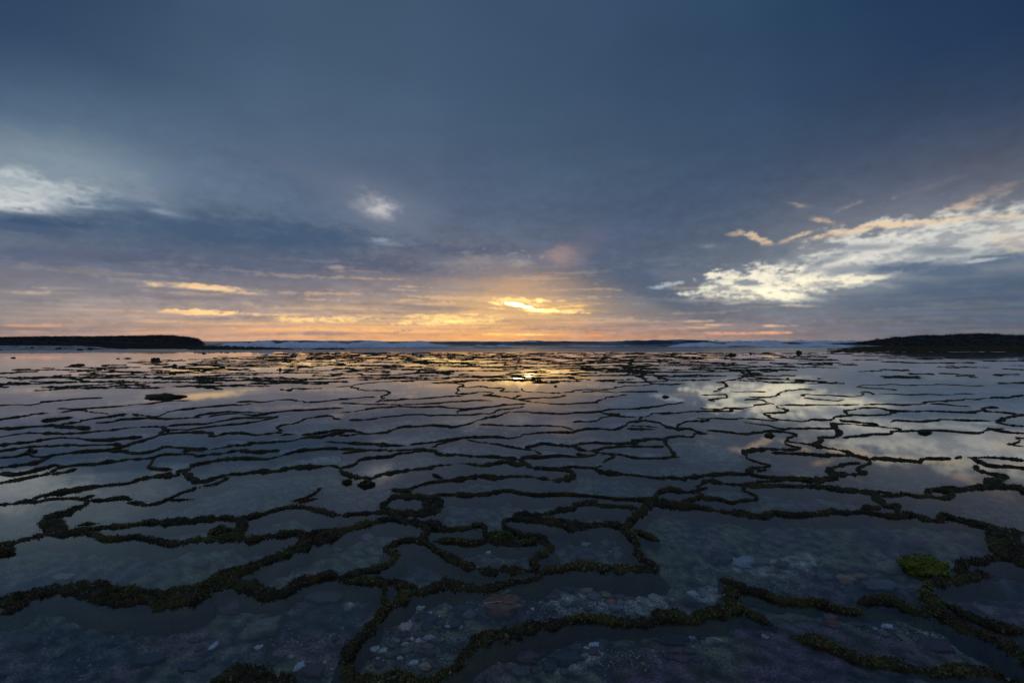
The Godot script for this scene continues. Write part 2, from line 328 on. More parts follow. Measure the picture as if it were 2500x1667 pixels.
func make_sky() -> Sky:
	sky_noise = [make_noise(11, 0.06, 4), make_noise(23, 0.11, 5), make_noise(37, 0.45, 4), make_noise(41, 0.16, 3), make_noise(53, 1.0, 5)]
	sky_noise[4].fractal_gain = 0.64
	var whole := Image.create(768, 384, false, Image.FORMAT_RGBF)
	whole.fill(Color(0.03, 0.04, 0.055))
	var upper := sky_part(768, 384, 0, 768, 0, 193)
	whole.blit_rect(upper, Rect2i(0, 0, 768, 193), Vector2i.ZERO)
	whole.resize(SKY_W, SKY_H, Image.INTERPOLATE_BILINEAR)
	var i0 := int((180.0 - 64.0) / 360.0 * SKY_W)
	var i1 := int((180.0 + 64.0) / 360.0 * SKY_W)
	var j0 := int((90.0 - 48.0) / 180.0 * SKY_H)
	var j1 := int(90.5 / 180.0 * SKY_H)
	var front := sky_part(SKY_W, SKY_H, i0, i1, j0, j1)
	whole.blit_rect(front, Rect2i(0, 0, i1 - i0, j1 - j0), Vector2i(i0, j0))
	var m := PanoramaSkyMaterial.new()
	m.panorama = ImageTexture.create_from_image(whole)
	m.filter = true
	var s := Sky.new()
	s.sky_material = m
	return s

# ---------------------------------------------------------------- helpers
var used_names := {}
var mats := {}
var bump: FastNoiseLite
var rough_noise: FastNoiseLite
var patch: FastNoiseLite
var rng := RandomNumberGenerator.new()

func numbered(called: String) -> String:
	var n: int = used_names.get(called, 0)
	used_names[called] = n + 1
	return called if n == 0 else "%s_%03d" % [called, n]

func tag(o: Node, label: String, category: String, group := "", kind := "") -> void:
	if label: o.set_meta("label", label)
	if category: o.set_meta("category", category)
	if group: o.set_meta("group", group)
	if kind: o.set_meta("kind", kind)

func thing(called: String, at: Vector3, label: String, category: String, group := "") -> Node3D:
	var o := Node3D.new()
	o.name = numbered(called)
	add_child(o)
	o.position = at
	tag(o, label, category, group)
	return o

func put(called: String, mesh: Mesh, m: Material, parent: Node = self) -> MeshInstance3D:
	var o := MeshInstance3D.new()
	o.mesh = mesh
	o.material_override = m
	o.cast_shadow = GeometryInstance3D.SHADOW_CASTING_SETTING_ON
	o.name = numbered(called) if parent == self else called
	parent.add_child(o, true)
	return o

func structure(called: String, mesh: Mesh, m: Material) -> MeshInstance3D:
	var o := put(called, mesh, m)
	o.set_meta("kind", "structure")
	return o

func mesh_of(v: PackedVector3Array, c: PackedColorArray, idx: PackedInt32Array) -> ArrayMesh:
	var a := []
	a.resize(Mesh.ARRAY_MAX)
	a[Mesh.ARRAY_VERTEX] = v
	if c.size(): a[Mesh.ARRAY_COLOR] = c
	a[Mesh.ARRAY_INDEX] = idx
	var st := SurfaceTool.new()
	st.create_from_arrays(a)
	st.generate_normals()
	return st.commit()

# triangles of a grid of rows x cols vertices
func grid_index(rows: int, cols: int) -> PackedInt32Array:
	var idx := PackedInt32Array()
	idx.resize((rows - 1) * (cols - 1) * 6)
	var k := 0
	for r in rows - 1:
		for q in cols - 1:
			var a := r * cols + q
			idx[k] = a; idx[k + 1] = a + cols; idx[k + 2] = a + 1
			idx[k + 3] = a + 1; idx[k + 4] = a + cols; idx[k + 5] = a + cols + 1
			k += 6
	return idx

func noise_texture(seed_value: int, frequency: float, octaves: int, size := 512, as_normal := false, strength := 4.0, ramp: Gradient = null) -> NoiseTexture2D:
	var t := NoiseTexture2D.new()
	t.width = size
	t.height = size
	t.seamless = true
	t.noise = make_noise(seed_value, frequency, octaves)
	if as_normal:
		t.as_normal_map = true
		t.bump_strength = strength
	if ramp: t.color_ramp = ramp
	return t

func ramp_of(stops: Array) -> Gradient:
	var g := Gradient.new()
	var o := PackedFloat32Array()
	var c := PackedColorArray()
	for s in stops:
		o.append(s[0])
		c.append(Color(s[1], s[2], s[3]))
	g.offsets = o
	g.colors = c
	return g

func material(key: String, linear: Color, roughness: float, vertex := false) -> StandardMaterial3D:
	var m := StandardMaterial3D.new()
	m.resource_name = key
	m.albedo_color = linear.linear_to_srgb()
	m.roughness = roughness
	m.vertex_color_use_as_albedo = vertex
	mats[key] = m
	return m

func triplanar(m: StandardMaterial3D, scale: float, world := true) -> void:
	m.uv1_triplanar = true
	m.uv1_world_triplanar = world
	m.uv1_scale = Vector3.ONE * scale

func make_materials() -> void:
	var grain := noise_texture(5, 0.02, 5, 512, false, 0.0, ramp_of([[0.0, 0.6, 0.6, 0.6], [0.5, 0.88, 0.88, 0.88], [1.0, 1, 1, 1]]))
	var grit := noise_texture(6, 0.03, 5, 512, true, 8.0)
	var m := material("reef_rim", Color(1, 1, 1), 0.62, true)
	m.albedo_texture = grain
	m.normal_enabled = true
	m.normal_texture = grit
	triplanar(m, 3.0)
	m.metallic_specular = 0.3
	m = material("seaweed", Color(1, 1, 1), 0.5, true)
	m.backlight_enabled = true
	m.backlight = Color(0.25, 0.25, 0.12)
	m = material("reef_floor", Color(1, 1, 1), 0.8, true)
	m.albedo_texture = noise_texture(7, 0.035, 6, 1024, false, 0.0, ramp_of([[0.0, 0.42, 0.44, 0.44], [0.38, 0.74, 0.74, 0.74], [0.55, 0.88, 0.88, 0.87], [0.7, 1.0, 1.0, 0.98], [1.0, 1, 1, 1]]))
	m.normal_enabled = true
	m.normal_texture = grit
	m.normal_scale = 1.0
	triplanar(m, 1.1)
	m = material("stone", Color(1, 1, 1), 0.6, true)
	m.albedo_texture = noise_texture(9, 0.02, 5, 512, false, 0.0, ramp_of([[0.0, 0.5, 0.48, 0.46], [0.45, 0.86, 0.86, 0.86], [0.7, 0.95, 0.95, 0.95], [1.0, 1, 1, 1]]))
	triplanar(m, 6.0)
	# still water over the reef
	m = StandardMaterial3D.new()
	m.resource_name = "water"
	m.transparency = BaseMaterial3D.TRANSPARENCY_ALPHA
	m.albedo_color = Color(1, 1, 1, 0.0)
	m.roughness = 0.03
	m.normal_enabled = true
	m.normal_texture = noise_texture(15, 0.006, 3, 512, true, 1.0)
	m.normal_scale = 0.012
	triplanar(m, 0.35)
	mats.water = m
	m = material("sea", Color(1, 1, 1), 0.28, true)
	m.normal_enabled = true
	m.normal_texture = noise_texture(16, 0.02, 4, 512, true, 3.0)
	m.normal_scale = 0.5
	triplanar(m, 0.08)
	m = material("foam", Color(0.88, 0.9, 0.93), 0.9, true)
	m = material("headland_rock", Color(1, 1, 1), 0.9, true)
	m.normal_enabled = true
	m.normal_texture = grit
	triplanar(m, 0.35)
	m = material("shelf_rock", Color(1, 1, 1), 1.0, true)
	m.metallic_specular = 0.1
	m.normal_enabled = true
	m.normal_texture = grit
	triplanar(m, 0.5)
	m = material("scrub", Color(1, 1, 1), 0.85, true)
	m = material("vein", Color(0.42, 0.38, 0.34), 0.6)
	m = material("shell", Color(0.5, 0.5, 0.46), 0.5)

# ---------------------------------------------------------------- the floor of the pools
const SAND := [[1.08, 3.8, 0.3, 0.26], [1.67, 3.8, 0.2, 0.22], [-1.29, 3.68, 0.14, 0.2], [0.04, 4.62, 0.3, 0.12], [3.54, 5.32, 0.3, 0.2], [1.35, 3.09, 0.14, 0.14], [-2.25, 4.12, 0.3, 0.12], [-0.3, 3.6, 0.3, 0.1], [0.55, 3.62, 0.4, 0.2], [3.3, 3.2, 0.5, 0.14], [2.5, 4.3, 0.6, 0.2], [-0.4, 4.15, 0.2, 0.1], [0.45, 2.95, 0.3, 0.1]]
const PINK := [[-1.4, 3.2, 0.4, 0.2], [0.88, 2.8, 0.4, 0.25], [-2.3, 3.2, 0.35, 0.2], [2.3, 3.0, 0.6, 0.2], [-0.2, 2.95, 0.2, 0.12], [1.25, 3.5, 0.2, 0.2]]
const SHALLOW := [[0.95, 2.8, 0.42, 0.34, 0.17], [1.97, 2.96, 0.75, 0.3, 0.16], [1.45, 2.5, 0.9, 0.3, 0.14]]

func floor_height(x: float, d: float) -> float:
	var y := -0.125 + patch.get_noise_2d(x * 1.0, d * 1.0) * 0.06 + bump.get_noise_2d(x, d) * 0.03 + (rough_noise.get_noise_2d(x * 0.7, d * 0.7) * 0.03 if d < 12.0 else 0.0)
	for s in SHALLOW:
		y += s[4] * exp(-pow((x - s[0]) / s[2], 2.0) - pow((d - s[1]) / s[3], 2.0))
	return minf(y, -0.03)

func floor_color(x: float, d: float) -> Color:
	var a := patch.get_noise_2d(x * 1.6 + 40.0, d * 1.6)
	var b := bump.get_noise_2d(x * 1.3, d * 1.3 + 70.0)
	var e := rough_noise.get_noise_2d(x * 0.75, d * 0.75) if d < 16.0 else 0.0
	a += e * 0.35
	b += e * 0.3
	var c := Color(0.085, 0.085, 0.07).lerp(Color(0.13, 0.13, 0.07), smoothstep(-0.2, 0.3, a))
	c = c.lerp(Color(0.04, 0.046, 0.055), smoothstep(0.05, 0.4, -a - 0.4 * b) * 0.8)
	c = c.lerp(Color(0.17, 0.105, 0.11), smoothstep(0.15, 0.45, b - 0.3 * a) * 0.6)
	if d < 8.0:
		for s in PINK:
			var k := exp(-pow((x - s[0]) / s[2], 2.0) - pow((d - s[1]) / s[3], 2.0)) + b * 0.5 + a * 0.3
			c = c.lerp(Color(0.19, 0.10, 0.11), smoothstep(0.3, 0.75, k) * 0.7)
		for s in SHALLOW:
			var k := exp(-pow((x - s[0]) / s[2], 2.0) - pow((d - s[1]) / s[3], 2.0)) + b * 0.4
			c = c.lerp(Color(0.085, 0.062, 0.034).lerp(Color(0.11, 0.066, 0.085), smoothstep(-0.1, 0.3, b)), smoothstep(0.35, 0.6, k) * 0.85)
		for s in SAND:
			var k := exp(-pow((x - s[0]) / s[2], 2.0) - pow((d - s[1]) / s[3], 2.0)) + b * 0.35 + a * 0.2
			c = c.lerp(Color(0.34, 0.3, 0.24), smoothstep(0.42, 0.68, k))
	else:
		c = c.lerp(Color(0.3, 0.27, 0.22), smoothstep(-0.15, 0.4, patch.get_noise_2d(x * 0.9 - 90.0, d * 0.9)))
	return c * maxf(0.25, 1.5 + 2.2 * e)

func build_floor() -> void:
	var ds: Array[float] = []
	var d := 1.2
	while d < 24.0:
		ds.append(d)
		d += maxf(0.022, d * 0.0095)
	while d < 84.0:
		ds.append(d)
		d *= 1.03
	ds.append(84.0)
	var cols := 440
	var v := PackedVector3Array()
	var c := PackedColorArray()
	for dd in ds:
		for q in cols:
			var x := (q / (cols - 1.0) * 2.0 - 1.0) * (1.45 * dd + 1.5)
			v.append(Vector3(x, floor_height(x, dd), -dd))
			c.append(floor_color(x, dd))
	structure("reef_floor", mesh_of(v, c, grid_index(ds.size(), cols)), mats.reef_floor)
	# the reef goes on behind and beside the camera
	var pm := PlaneMesh.new()
	pm.size = Vector2(400, 200)
	var base := structure("reef_base", pm, mats.headland_rock)
	base.position = Vector3(0, -0.45, 0)

func build_water() -> void:
	var pm := PlaneMesh.new()
	pm.size = Vector2(420, 184)
	var w := structure("pool_water", pm, mats.water)
	w.position = Vector3(0, 0, 8)

# ---------------------------------------------------------------- rims
func smooth_line(p: PackedVector2Array, step_of: Callable, jitter: float) -> PackedVector2Array:
	var out := PackedVector2Array()
	var n := p.size()
	for i in n - 1:
		var a := p[maxi(i - 1, 0)]
		var b := p[i]
		var c := p[i + 1]
		var e := p[mini(i + 2, n - 1)]
		var steps := maxi(1, int(ceil(b.distance_to(c) / step_of.call((b.y + c.y) * 0.5))))
		for k in steps:
			var q := b.cubic_interpolate(c, a, e, float(k) / steps)
			var s := maxf(q.y * 0.012, 0.05) * jitter
			out.append(q + Vector2(bump.get_noise_2d(q.x * 1.4, q.y * 1.4), bump.get_noise_2d(q.x * 1.4 + 300.0, q.y * 1.4)) * s)
	out.append(p[n - 1])
	return out

func rim_color(x: float, y: float, z: float) -> Color:
	var a := rough_noise.get_noise_3d(x * 0.35, y, z * 0.35)
	var b := patch.get_noise_2d(x * 3.0, z * 3.0 + 20.0)
	var c := Color(0.045, 0.037, 0.02).lerp(Color(0.095, 0.082, 0.026), smoothstep(-0.2, 0.35, a))
	c = c.lerp(Color(0.075, 0.042, 0.02), smoothstep(0.2, 0.5, b) * 0.6)
	return c

func rim_mesh(line: PackedVector2Array, width: float, height: float, sides: int, origin: Vector3, seeds: Array) -> ArrayMesh:
	var n := line.size()
	var v := PackedVector3Array()
	var col := PackedColorArray()
	var cols := sides + 5
	for i in n:
		var p := line[i]
		var t := (line[mini(i + 1, n - 1)] - line[maxi(i - 1, 0)]).normalized()
		var side := Vector2(-t.y, t.x)
		var edge := minf(float(i), float(n - 1 - i)) / maxf(2.0, 0.06 / maxf(0.01, line[0].distance_to(line[mini(1, n - 1)])))
		var taper := lerpf(0.12, 1.0, smoothstep(0.0, 1.0, edge))
		var wide := width * taper * maxf(0.35, 1.0 + 1.0 * patch.get_noise_2d(p.x * 1.6, p.y * 1.6) + 0.5 * bump.get_noise_2d(p.x * 2.0 + 50.0, p.y * 2.0))
		var high := height * lerpf(-0.2, 1.0, taper) * (1.0 + 0.7 * patch.get_noise_2d(p.x * 1.7 + 77.0, p.y * 1.7))
		for k in cols:
			var off: float
			var y: float
			if k < 2 or k > cols - 3:
				# the foot of the rim runs out into the floor of the pool
				var foot := 0 if k == 0 or k == cols - 1 else 1
				var spread := (0.1 if foot == 0 else 0.03) * taper * (1.0 + 0.8 * bump.get_noise_2d(p.x * 2.6 + k * 9.0, p.y * 2.6))
				off = (wide * 0.56 + spread) * (1.0 if k < 2 else -1.0)
				y = -0.2 if foot == 0 else -0.085
			else:
				var th := PI * (k - 2) / (cols - 5.0)
				off = cos(th) * wide * 0.56
				y = -0.06 + pow(maxf(0.0, sin(th)), 0.6) * (high + 0.06)
			var q := Vector3(p.x + side.x * off, y, -(p.y + side.y * off))
			var lump := rough_noise.get_noise_3d(q.x * 1.0, q.y * 1.0, q.z * 1.0)
			var out := Vector3(side.x * signf(off) * 0.6, 0.7, -side.y * signf(off) * 0.6)
			if y < -0.07: out *= 0.5
			q += out * (lump * minf(wide * 0.42, 0.055) + bump.get_noise_3d(q.x * 5.0, q.y * 5.0, q.z * 5.0) * minf(wide * 0.3, 0.03))
			v.append(q - origin)
			col.append(rim_color(q.x, q.y, q.z) if y > -0.08 else rim_color(p.x * 0.3, 0.0, p.y * 0.3))
			if k > 1 and k < cols - 2 and q.y > -0.01:
				seeds.append([q - origin, out])
	return mesh_of(v, col, grid_index(n, cols))

var tuft_meshes: Array[ArrayMesh] = []

func make_tufts() -> void:
	for variant in 3:
		var st := SurfaceTool.new()
		st.begin(Mesh.PRIMITIVE_TRIANGLES)
		for b in 9:
			var a := rng.randf() * TAU
			var lean := rng.randf_range(0.3, 1.1)
			var tall := rng.randf_range(0.6, 1.2)
			var w := rng.randf_range(0.1, 0.2)
			var dir := Vector3(cos(a), 0, sin(a))
			var across := Vector3(-sin(a), 0, cos(a)) * w
			var p0 := dir * 0.15
			var p1 := dir * (0.15 + lean * 0.4) + Vector3(0, tall * 0.6, 0)
			var p2 := dir * (0.15 + lean) + Vector3(0, tall * (1.0 - 0.35 * lean), 0)
			for tri in [[p0 - across, p1 - across, p0 + across], [p0 + across, p1 - across, p1 + across], [p1 - across, p2, p1 + across]]:
				for q in tri: st.add_vertex(q)
		st.generate_normals()
		tuft_meshes.append(st.commit())

func seaweed_on(seeds: Array, per_point: float, size: float, parent: Node3D, green := 0.0) -> void:
	var picks := []
	for s in seeds:
		var k := per_point
		while k > 0.0:
			if rng.randf() < k: picks.append(s)
			k -= 1.0
	if picks.is_empty(): return
	var mm := MultiMesh.new()
	mm.transform_format = MultiMesh.TRANSFORM_3D
	mm.use_colors = true
	mm.mesh = tuft_meshes[rng.randi() % 3]
	mm.instance_count = picks.size()
	for i in picks.size():
		var p: Vector3 = picks[i][0]
		var up: Vector3 = (picks[i][1] + Vector3(rng.randfn(0, 0.35), rng.randf() * 0.3, rng.randfn(0, 0.35))).normalized()
		var s := size * rng.randf_range(0.6, 1.35)
		var b := Basis(Quaternion(Vector3.UP, up)) * Basis(Vector3.UP, rng.randf() * TAU)
		var jit := Vector3(rng.randfn(0, 0.007), rng.randfn(0, 0.003), rng.randfn(0, 0.007))
		mm.set_instance_transform(i, Transform3D(b.scaled(Vector3.ONE * s), p + jit - up * s * 0.15))
		var w := parent.position + p
		var a := patch.get_noise_2d(w.x * 2.6, w.z * 2.6)
		var c := Color(0.066, 0.052, 0.024).lerp(Color(0.18, 0.155, 0.034), smoothstep(-0.15, 0.4, a + rng.randfn(0, 0.18)))
		c = c.lerp(Color(0.16, 0.075, 0.03), smoothstep(0.25, 0.5, -a + rng.randfn(0, 0.1)) * 0.7)
		if rng.randf() < 0.03: c = Color(0.34, 0.3, 0.2)  # a few pale tufts: bright highlights put into the weed colour
		if green > 0.0: c = c.lerp(Color(0.23, 0.25, 0.022), green * rng.randf_range(0.6, 1.0))
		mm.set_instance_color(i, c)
	var o := MultiMeshInstance3D.new()
	o.multimesh = mm
	o.material_override = mats.seaweed
	o.name = "seaweed"
	o.set_meta("kind", "stuff")
	parent.add_child(o, true)

# things to name a place by: x, depth, words
const LANDMARKS := [[0.2, 3.05, "the red boulder"], [3.55, 3.99, "the bright green boulder"], [-0.1, 4.59, "the moss-topped boulder"], [-1.75, 3.1, "the pale-veined olive stone"], [-3.07, 4.73, "the weed-tufted stone"], [-12.5, 16.2, "the long flat black slab"], [-2.0, 6.3, "the tufted weed clump"], [5.5, 9.6, "the lone small rock"], [1.3, 22.4, "the pair-shaped dark stone"], [9.1, 9.9, "the flat weed clump"], [-38.5, 48.5, "the wedge-shaped lagoon rock"], [-27.7, 36.9, "the lagoon-edge boulder"], [31.7, 64.9, "the black flat-topped rock"], [49.0, 76.9, "the black double-humped rock"], [60.0, 60.0, "the shelf of black rock"], [14.8, 24.2, "the dot-like rock"], [-16.3, 31.6, "the round dark stone"], [1.35, 3.05, "the white three-cornered stone"], [2.1, 3.9, "the pale blue-grey stone"], [-1.1, 2.7, "the maroon boulder"], [0.85, 3.65, "the orange-red stone"], [-0.6, 2.75, "the orange-striped stone"], [5.5, 16.2, "the mid-reef rock"], [0.0, 80.0, "the surf"]]

var used_labels := {}

# the words and where the thing lies; a second neighbour is named when the first does not single it out
func placed(words: String, p: Vector2) -> String:
	for second in 9:
		var l := words + beside(p)
		if second > 0: l += " toward " + String(near_marks(p)[second][2])
		if l.split(" ").size() > 16: l = l.replace("dark weedy rim", "rim")
		if l.split(" ").size() <= 16 and not used_labels.has(l):
			used_labels[l] = true
			return l
	return words + beside(p)

func near_marks(p: Vector2) -> Array:
	var all := LANDMARKS.duplicate()
	all.sort_custom(func(a, b): return Vector2(p.x / p.y - a[0] / a[1], 1.5 * log(p.y / a[1])).length() < Vector2(p.x / p.y - b[0] / b[1], 1.5 * log(p.y / b[1])).length())
	return all

func beside(p: Vector2) -> String:
	var best := 1e9
	var pick: Array = LANDMARKS[0]
	for l in LANDMARKS:
		var away := Vector2(p.x / p.y - l[0] / l[1], 1.5 * log(p.y / l[1])).length()
		if away < best:
			best = away
			pick = l
	var dz: float = p.y - pick[1]
	var dx: float = p.x - pick[0]
	var way := "beside "
	if absf(dz) > absf(dx) * 0.7: way = "seaward of " if dz > 0.0 else "landward of "
	elif best > 0.35: way = "well aside of "
	return way + pick[2]

func rim_label(p: PackedVector2Array, w: float) -> String:
	var run := 0.0
	for i in p.size() - 1: run += p[i].distance_to(p[i + 1])
	var bend := run / maxf(0.01, p[0].distance_to(p[p.size() - 1]))
	var words := "short " if run < 1.2 else ("long " if run > 5.0 else "")
	if w > 1.2: words += "thick "
	elif w < 0.75: words += "thin "
	words += "straightish " if bend < 1.1 else ("wavy " if bend < 1.5 else "looping ")
	return words + "dark weedy rim "

func color_word(r: float, g: float, b: float) -> String:
	var v := (r + g + b) / 3.0
	if v > 0.38: return "white"
	if r > g * 1.35: return "reddish brown" if v < 0.2 else "orange"
	if v > 0.2: return "pale grey" if b > r * 0.9 else "cream"
	if v < 0.065: return "blackish"
	if b < g * 0.8: return "olive"
	return "blue-grey" if b > r * 1.1 else "grey"

func build_rims() -> void:
	for r in RIMS:
		var p := PackedVector2Array()
		var near := 999.0
		var i := 2
		while i < r.size():
			p.append(Vector2(r[i], r[i + 1]))
			near = minf(near, r[i + 1])
			i += 2
		if p.size() < 2: continue
		var key: String = r[1]
		var fine := 0.0055 if near < 9.0 else 0.007
		var line := smooth_line(p, func(d: float) -> float: return maxf(0.017, d * fine), 1.0)
		var mid := p[p.size() / 2]
		var origin := Vector3(mid.x, 0, -mid.y)
		var label := placed(rim_label(p, r[0]), p[p.size() / 2])
		var group := "weedy rims of the reef"
		if near > 12.0:
			group = "weedy rims of the reef"
		if key: label = RIM_LABELS[key]
		var w: float = r[0]
		var width := (0.068 if near < 5.5 else 0.046) * w
		var t := thing("reef_rim", origin, label, "rock rim", group)
		var seeds := []
		var mesh := rim_mesh(line, width, (0.02 if near < 5.5 else 0.016) + 0.009 * w, 12 if near < 7.0 else 8, origin, seeds)
		put("rock_core", mesh, mats.reef_rim, t)
		if near < 13.0:
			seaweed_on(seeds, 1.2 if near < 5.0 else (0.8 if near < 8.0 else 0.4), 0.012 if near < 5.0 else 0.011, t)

# thin rims far out, where they follow the reef's own contours
func build_far_rims() -> void:
	var f := FastNoiseLite.new()
	f.noise_type = FastNoiseLite.TYPE_SIMPLEX_SMOOTH
	f.seed = 77
	f.frequency = 1.0
	f.fractal_octaves = 3
	f.fractal_gain = 0.45
	var nx := 330
	var nd := 170
	var lines: Array = []
	for level in 3:
		var val := PackedFloat32Array()
		val.resize(nx * nd)
		var pos := func(i: int, j: int) -> Vector2:
			var dd := 17.5 + 63.5 * pow(j / (nd - 1.0), 1.25)
			return Vector2(lerpf(-1.25, 1.22, i / (nx - 1.0)) * (dd + 3.0), dd)
		for j in nd:
			for i in nx:
				var q: Vector2 = pos.call(i, j)
				val[j * nx + i] = f.get_noise_2d(q.x * 0.085 + level * 60.0, q.y * (0.26 - 0.0012 * q.y) + level * 31.0) - [0.02, -0.06, 0.12][level]
		var at_edge := {}
		var links := {}
		for j in nd - 1:
			for i in nx - 1:
				var k := j * nx + i
				var a := val[k] > 0.0
				var b := val[k + 1] > 0.0
				var c := val[k + nx + 1] > 0.0
				var e := val[k + nx] > 0.0
				var hits := []
				if a != b: hits.append([k * 2, i, j, i + 1, j, k, k + 1])
				if b != c: hits.append([(k + 1) * 2 + 1, i + 1, j, i + 1, j + 1, k + 1, k + nx + 1])
				if c != e: hits.append([(k + nx) * 2, i, j + 1, i + 1, j + 1, k + nx, k + nx + 1])
				if e != a: hits.append([k * 2 + 1, i, j, i, j + 1, k, k + nx])
				for h in hits:
					if not at_edge.has(h[0]):
						var t: float = val[h[5]] / (val[h[5]] - val[h[6]])
						var p0: Vector2 = pos.call(h[1], h[2])
						var p1: Vector2 = pos.call(h[3], h[4])
						at_edge[h[0]] = p0.lerp(p1, t)
						links[h[0]] = []
				for m in range(0, hits.size() - 1, 2):
					links[hits[m][0]].append(hits[m + 1][0])
					links[hits[m + 1][0]].append(hits[m][0])
		var done := {}
		for s in at_edge:
			if done.has(s): continue
			var chain := [s]
			done[s] = true
			for way in 2:
				var cur: int = s
				while true:
					var nxt := -1
					for l in links[cur]:
						if not done.has(l):
							nxt = l
							break
					if nxt < 0: break
					done[nxt] = true
					if way == 0: chain.append(nxt)
					else: chain.push_front(nxt)
					cur = nxt
			var run := PackedVector2Array()
			for id in chain:
				var q: Vector2 = at_edge[id]
				var keep := far_reef(q) and patch.get_noise_2d(q.x * 0.35 + 500.0, q.y * 0.6) > -0.33
				if keep: run.append(q)
				if not keep or run.size() > 70:
					if run.size() > 4: lines.append(run)
					run = PackedVector2Array([q]) if keep else PackedVector2Array()
			if run.size() > 4: lines.append(run)
	lines.sort_custom(func(a, b): return line_weight(a) > line_weight(b))
	var rest := SurfaceTool.new()
	var n_rest := 0
	for n in lines.size():
		var run: PackedVector2Array = lines[n]
		var line := smooth_line(run, func(d: float) -> float: return d * 0.006, 1.0)
		var d := run[run.size() / 2].y
		var origin := Vector3(run[0].x, 0, -run[0].y)
		if n >= 200: origin = Vector3.ZERO
		var mesh := rim_mesh(line, 0.055 + 0.002 * d, 0.026 + 0.0002 * d, 4, origin, [])
		if n < 200:
			var o := put("far_rim", mesh, mats.reef_rim)
			o.position = origin
			tag(o, placed("hair-thin " + rim_label(run, 1.0), run[run.size() / 2]), "rock rim", "weedy rims of the reef")
		else:
			rest.append_from(mesh, 0, Transform3D.IDENTITY)
			n_rest += 1
	if n_rest:
		var o := put("far_rim_fragments", rest.commit(), mats.reef_rim)
		tag(o, "scattered dark fragments of rim on the outermost reef", "rock rims", "", "stuff")
	print("far rims ", lines.size())

func line_weight(a: PackedVector2Array) -> float:
	return a[0].distance_to(a[a.size() - 1]) / a[a.size() / 2].y + a.size() * 0.002

func far_reef(q: Vector2) -> bool:
	if q.y < (21.5 if q.x > -8.0 and q.x < 15.0 else 18.5) + 2.0 * patch.get_noise_2d(q.x * 0.3, 9.0): return false
	if q.x < -34.0 - 0.1 * (q.y - 24.0) + 5.0 * patch.get_noise_2d(q.y * 0.2, 3.0): return false
	if q.x > 58.0: return false
	if q.x / q.y > 0.5 and patch.get_noise_2d(q.x * 0.2 + 800.0, q.y * 0.3) < lerpf(-0.3, 0.1, smoothstep(0.5, 0.75, q.x / q.y)): return false
	if q.y > 81.0: return false
	return true

# low weedy patches of rock between the far rims
func patch_mesh(length: float, deep: float, high: float, seed_value: int) -> ArrayMesh:
	var rings := 9
	var around := 40
	var v := PackedVector3Array()
	var c := PackedColorArray()
	for i in rings:
		for k in around + 1:
			var a := TAU * (k % around) / around
			var edge := 0.62 + 0.5 * bump.get_noise_2d(cos(a) * 3.0 + seed_value * 7.0, sin(a) * 3.0) + 0.45 * bump.get_noise_2d(cos(a) * 9.0 + seed_value * 7.0, sin(a) * 9.0)
			var t := i / (rings - 1.0)
			var r := (1.0 - t) * edge
			var x := cos(a) * r * length * 0.5
			var z := sin(a) * r * deep * 0.5
			var y := -0.12 + (high + 0.12) * pow(t, 0.4) * (0.75 + 0.5 * rough_noise.get_noise_2d(x * 1.0 + seed_value * 13.0, z * 1.0))
			v.append(Vector3(x, y, z))
			c.append(rim_color(x + seed_value * 3.1, y, z))
	return mesh_of(v, c, grid_index(rings, around + 1))

func build_patches() -> void:
	var spots := [[-14, 44, 6], [-20, 50, 4], [-9, 36, 5], [-6, 50, 5], [2, 60, 6], [12, 64, 5], [20, 52, 4], [26, 40, 4], [34, 60, 5], [44, 66, 5], [-2, 72, 6], [22, 72, 6], [-18, 34, 3], [-16, 70, 5], [52, 72, 4]]
	var n := 0
	for s in spots:
		for k in s[2]:
			var x: float = s[0] + rng.randfn(0, 4.0)
			var d: float = s[1] + rng.randfn(0, 3.2)
			if not far_reef(Vector2(x, d)): continue
			var length := rng.randf_range(0.4, 1.9) * (0.6 + d * 0.012)
			n += 1
			var o := put("weed_patch", patch_mesh(length, length * rng.randf_range(0.25, 0.6), rng.randf_range(0.03, 0.065), n), mats.reef_rim)
			o.position = Vector3(x, 0, -d)
			tag(o, placed(("broad" if length > 1.6 else ("small" if length < 0.9 else "low")) + " dark patch of weedy rock ", Vector2(x, d)), "rock patch", "weedy rock patches on the outer reef")

# ---------------------------------------------------------------- stones and rocks
func stone_point(p: Vector3, seed_value: int, lumpy: float) -> Vector3:
	var q := p * (1.0 + lumpy * bump.get_noise_3d(p.x * 1.1 + seed_value * 9.0, p.y * 1.1, p.z * 1.1) * 1.6)
	q.x = signf(q.x) * pow(absf(q.x), 0.9)
	return q * 0.5

func stone_mesh(seed_value: int, lumpy: float, color_of: Callable, rings := 10, around := 16) -> ArrayMesh:
	var v := PackedVector3Array()
	var c := PackedColorArray()
	for i in rings + 1:
		for k in around + 1:
			var th := PI * i / rings
			var a := TAU * (k % around) / around
			var p := Vector3(sin(th) * cos(a), cos(th), sin(th) * sin(a))
			var q := stone_point(p, seed_value, lumpy) * 2.0
			v.append(q * 0.5)
			c.append(color_of.call(p, q))
	return mesh_of(v, c, grid_index(rings + 1, around + 1))

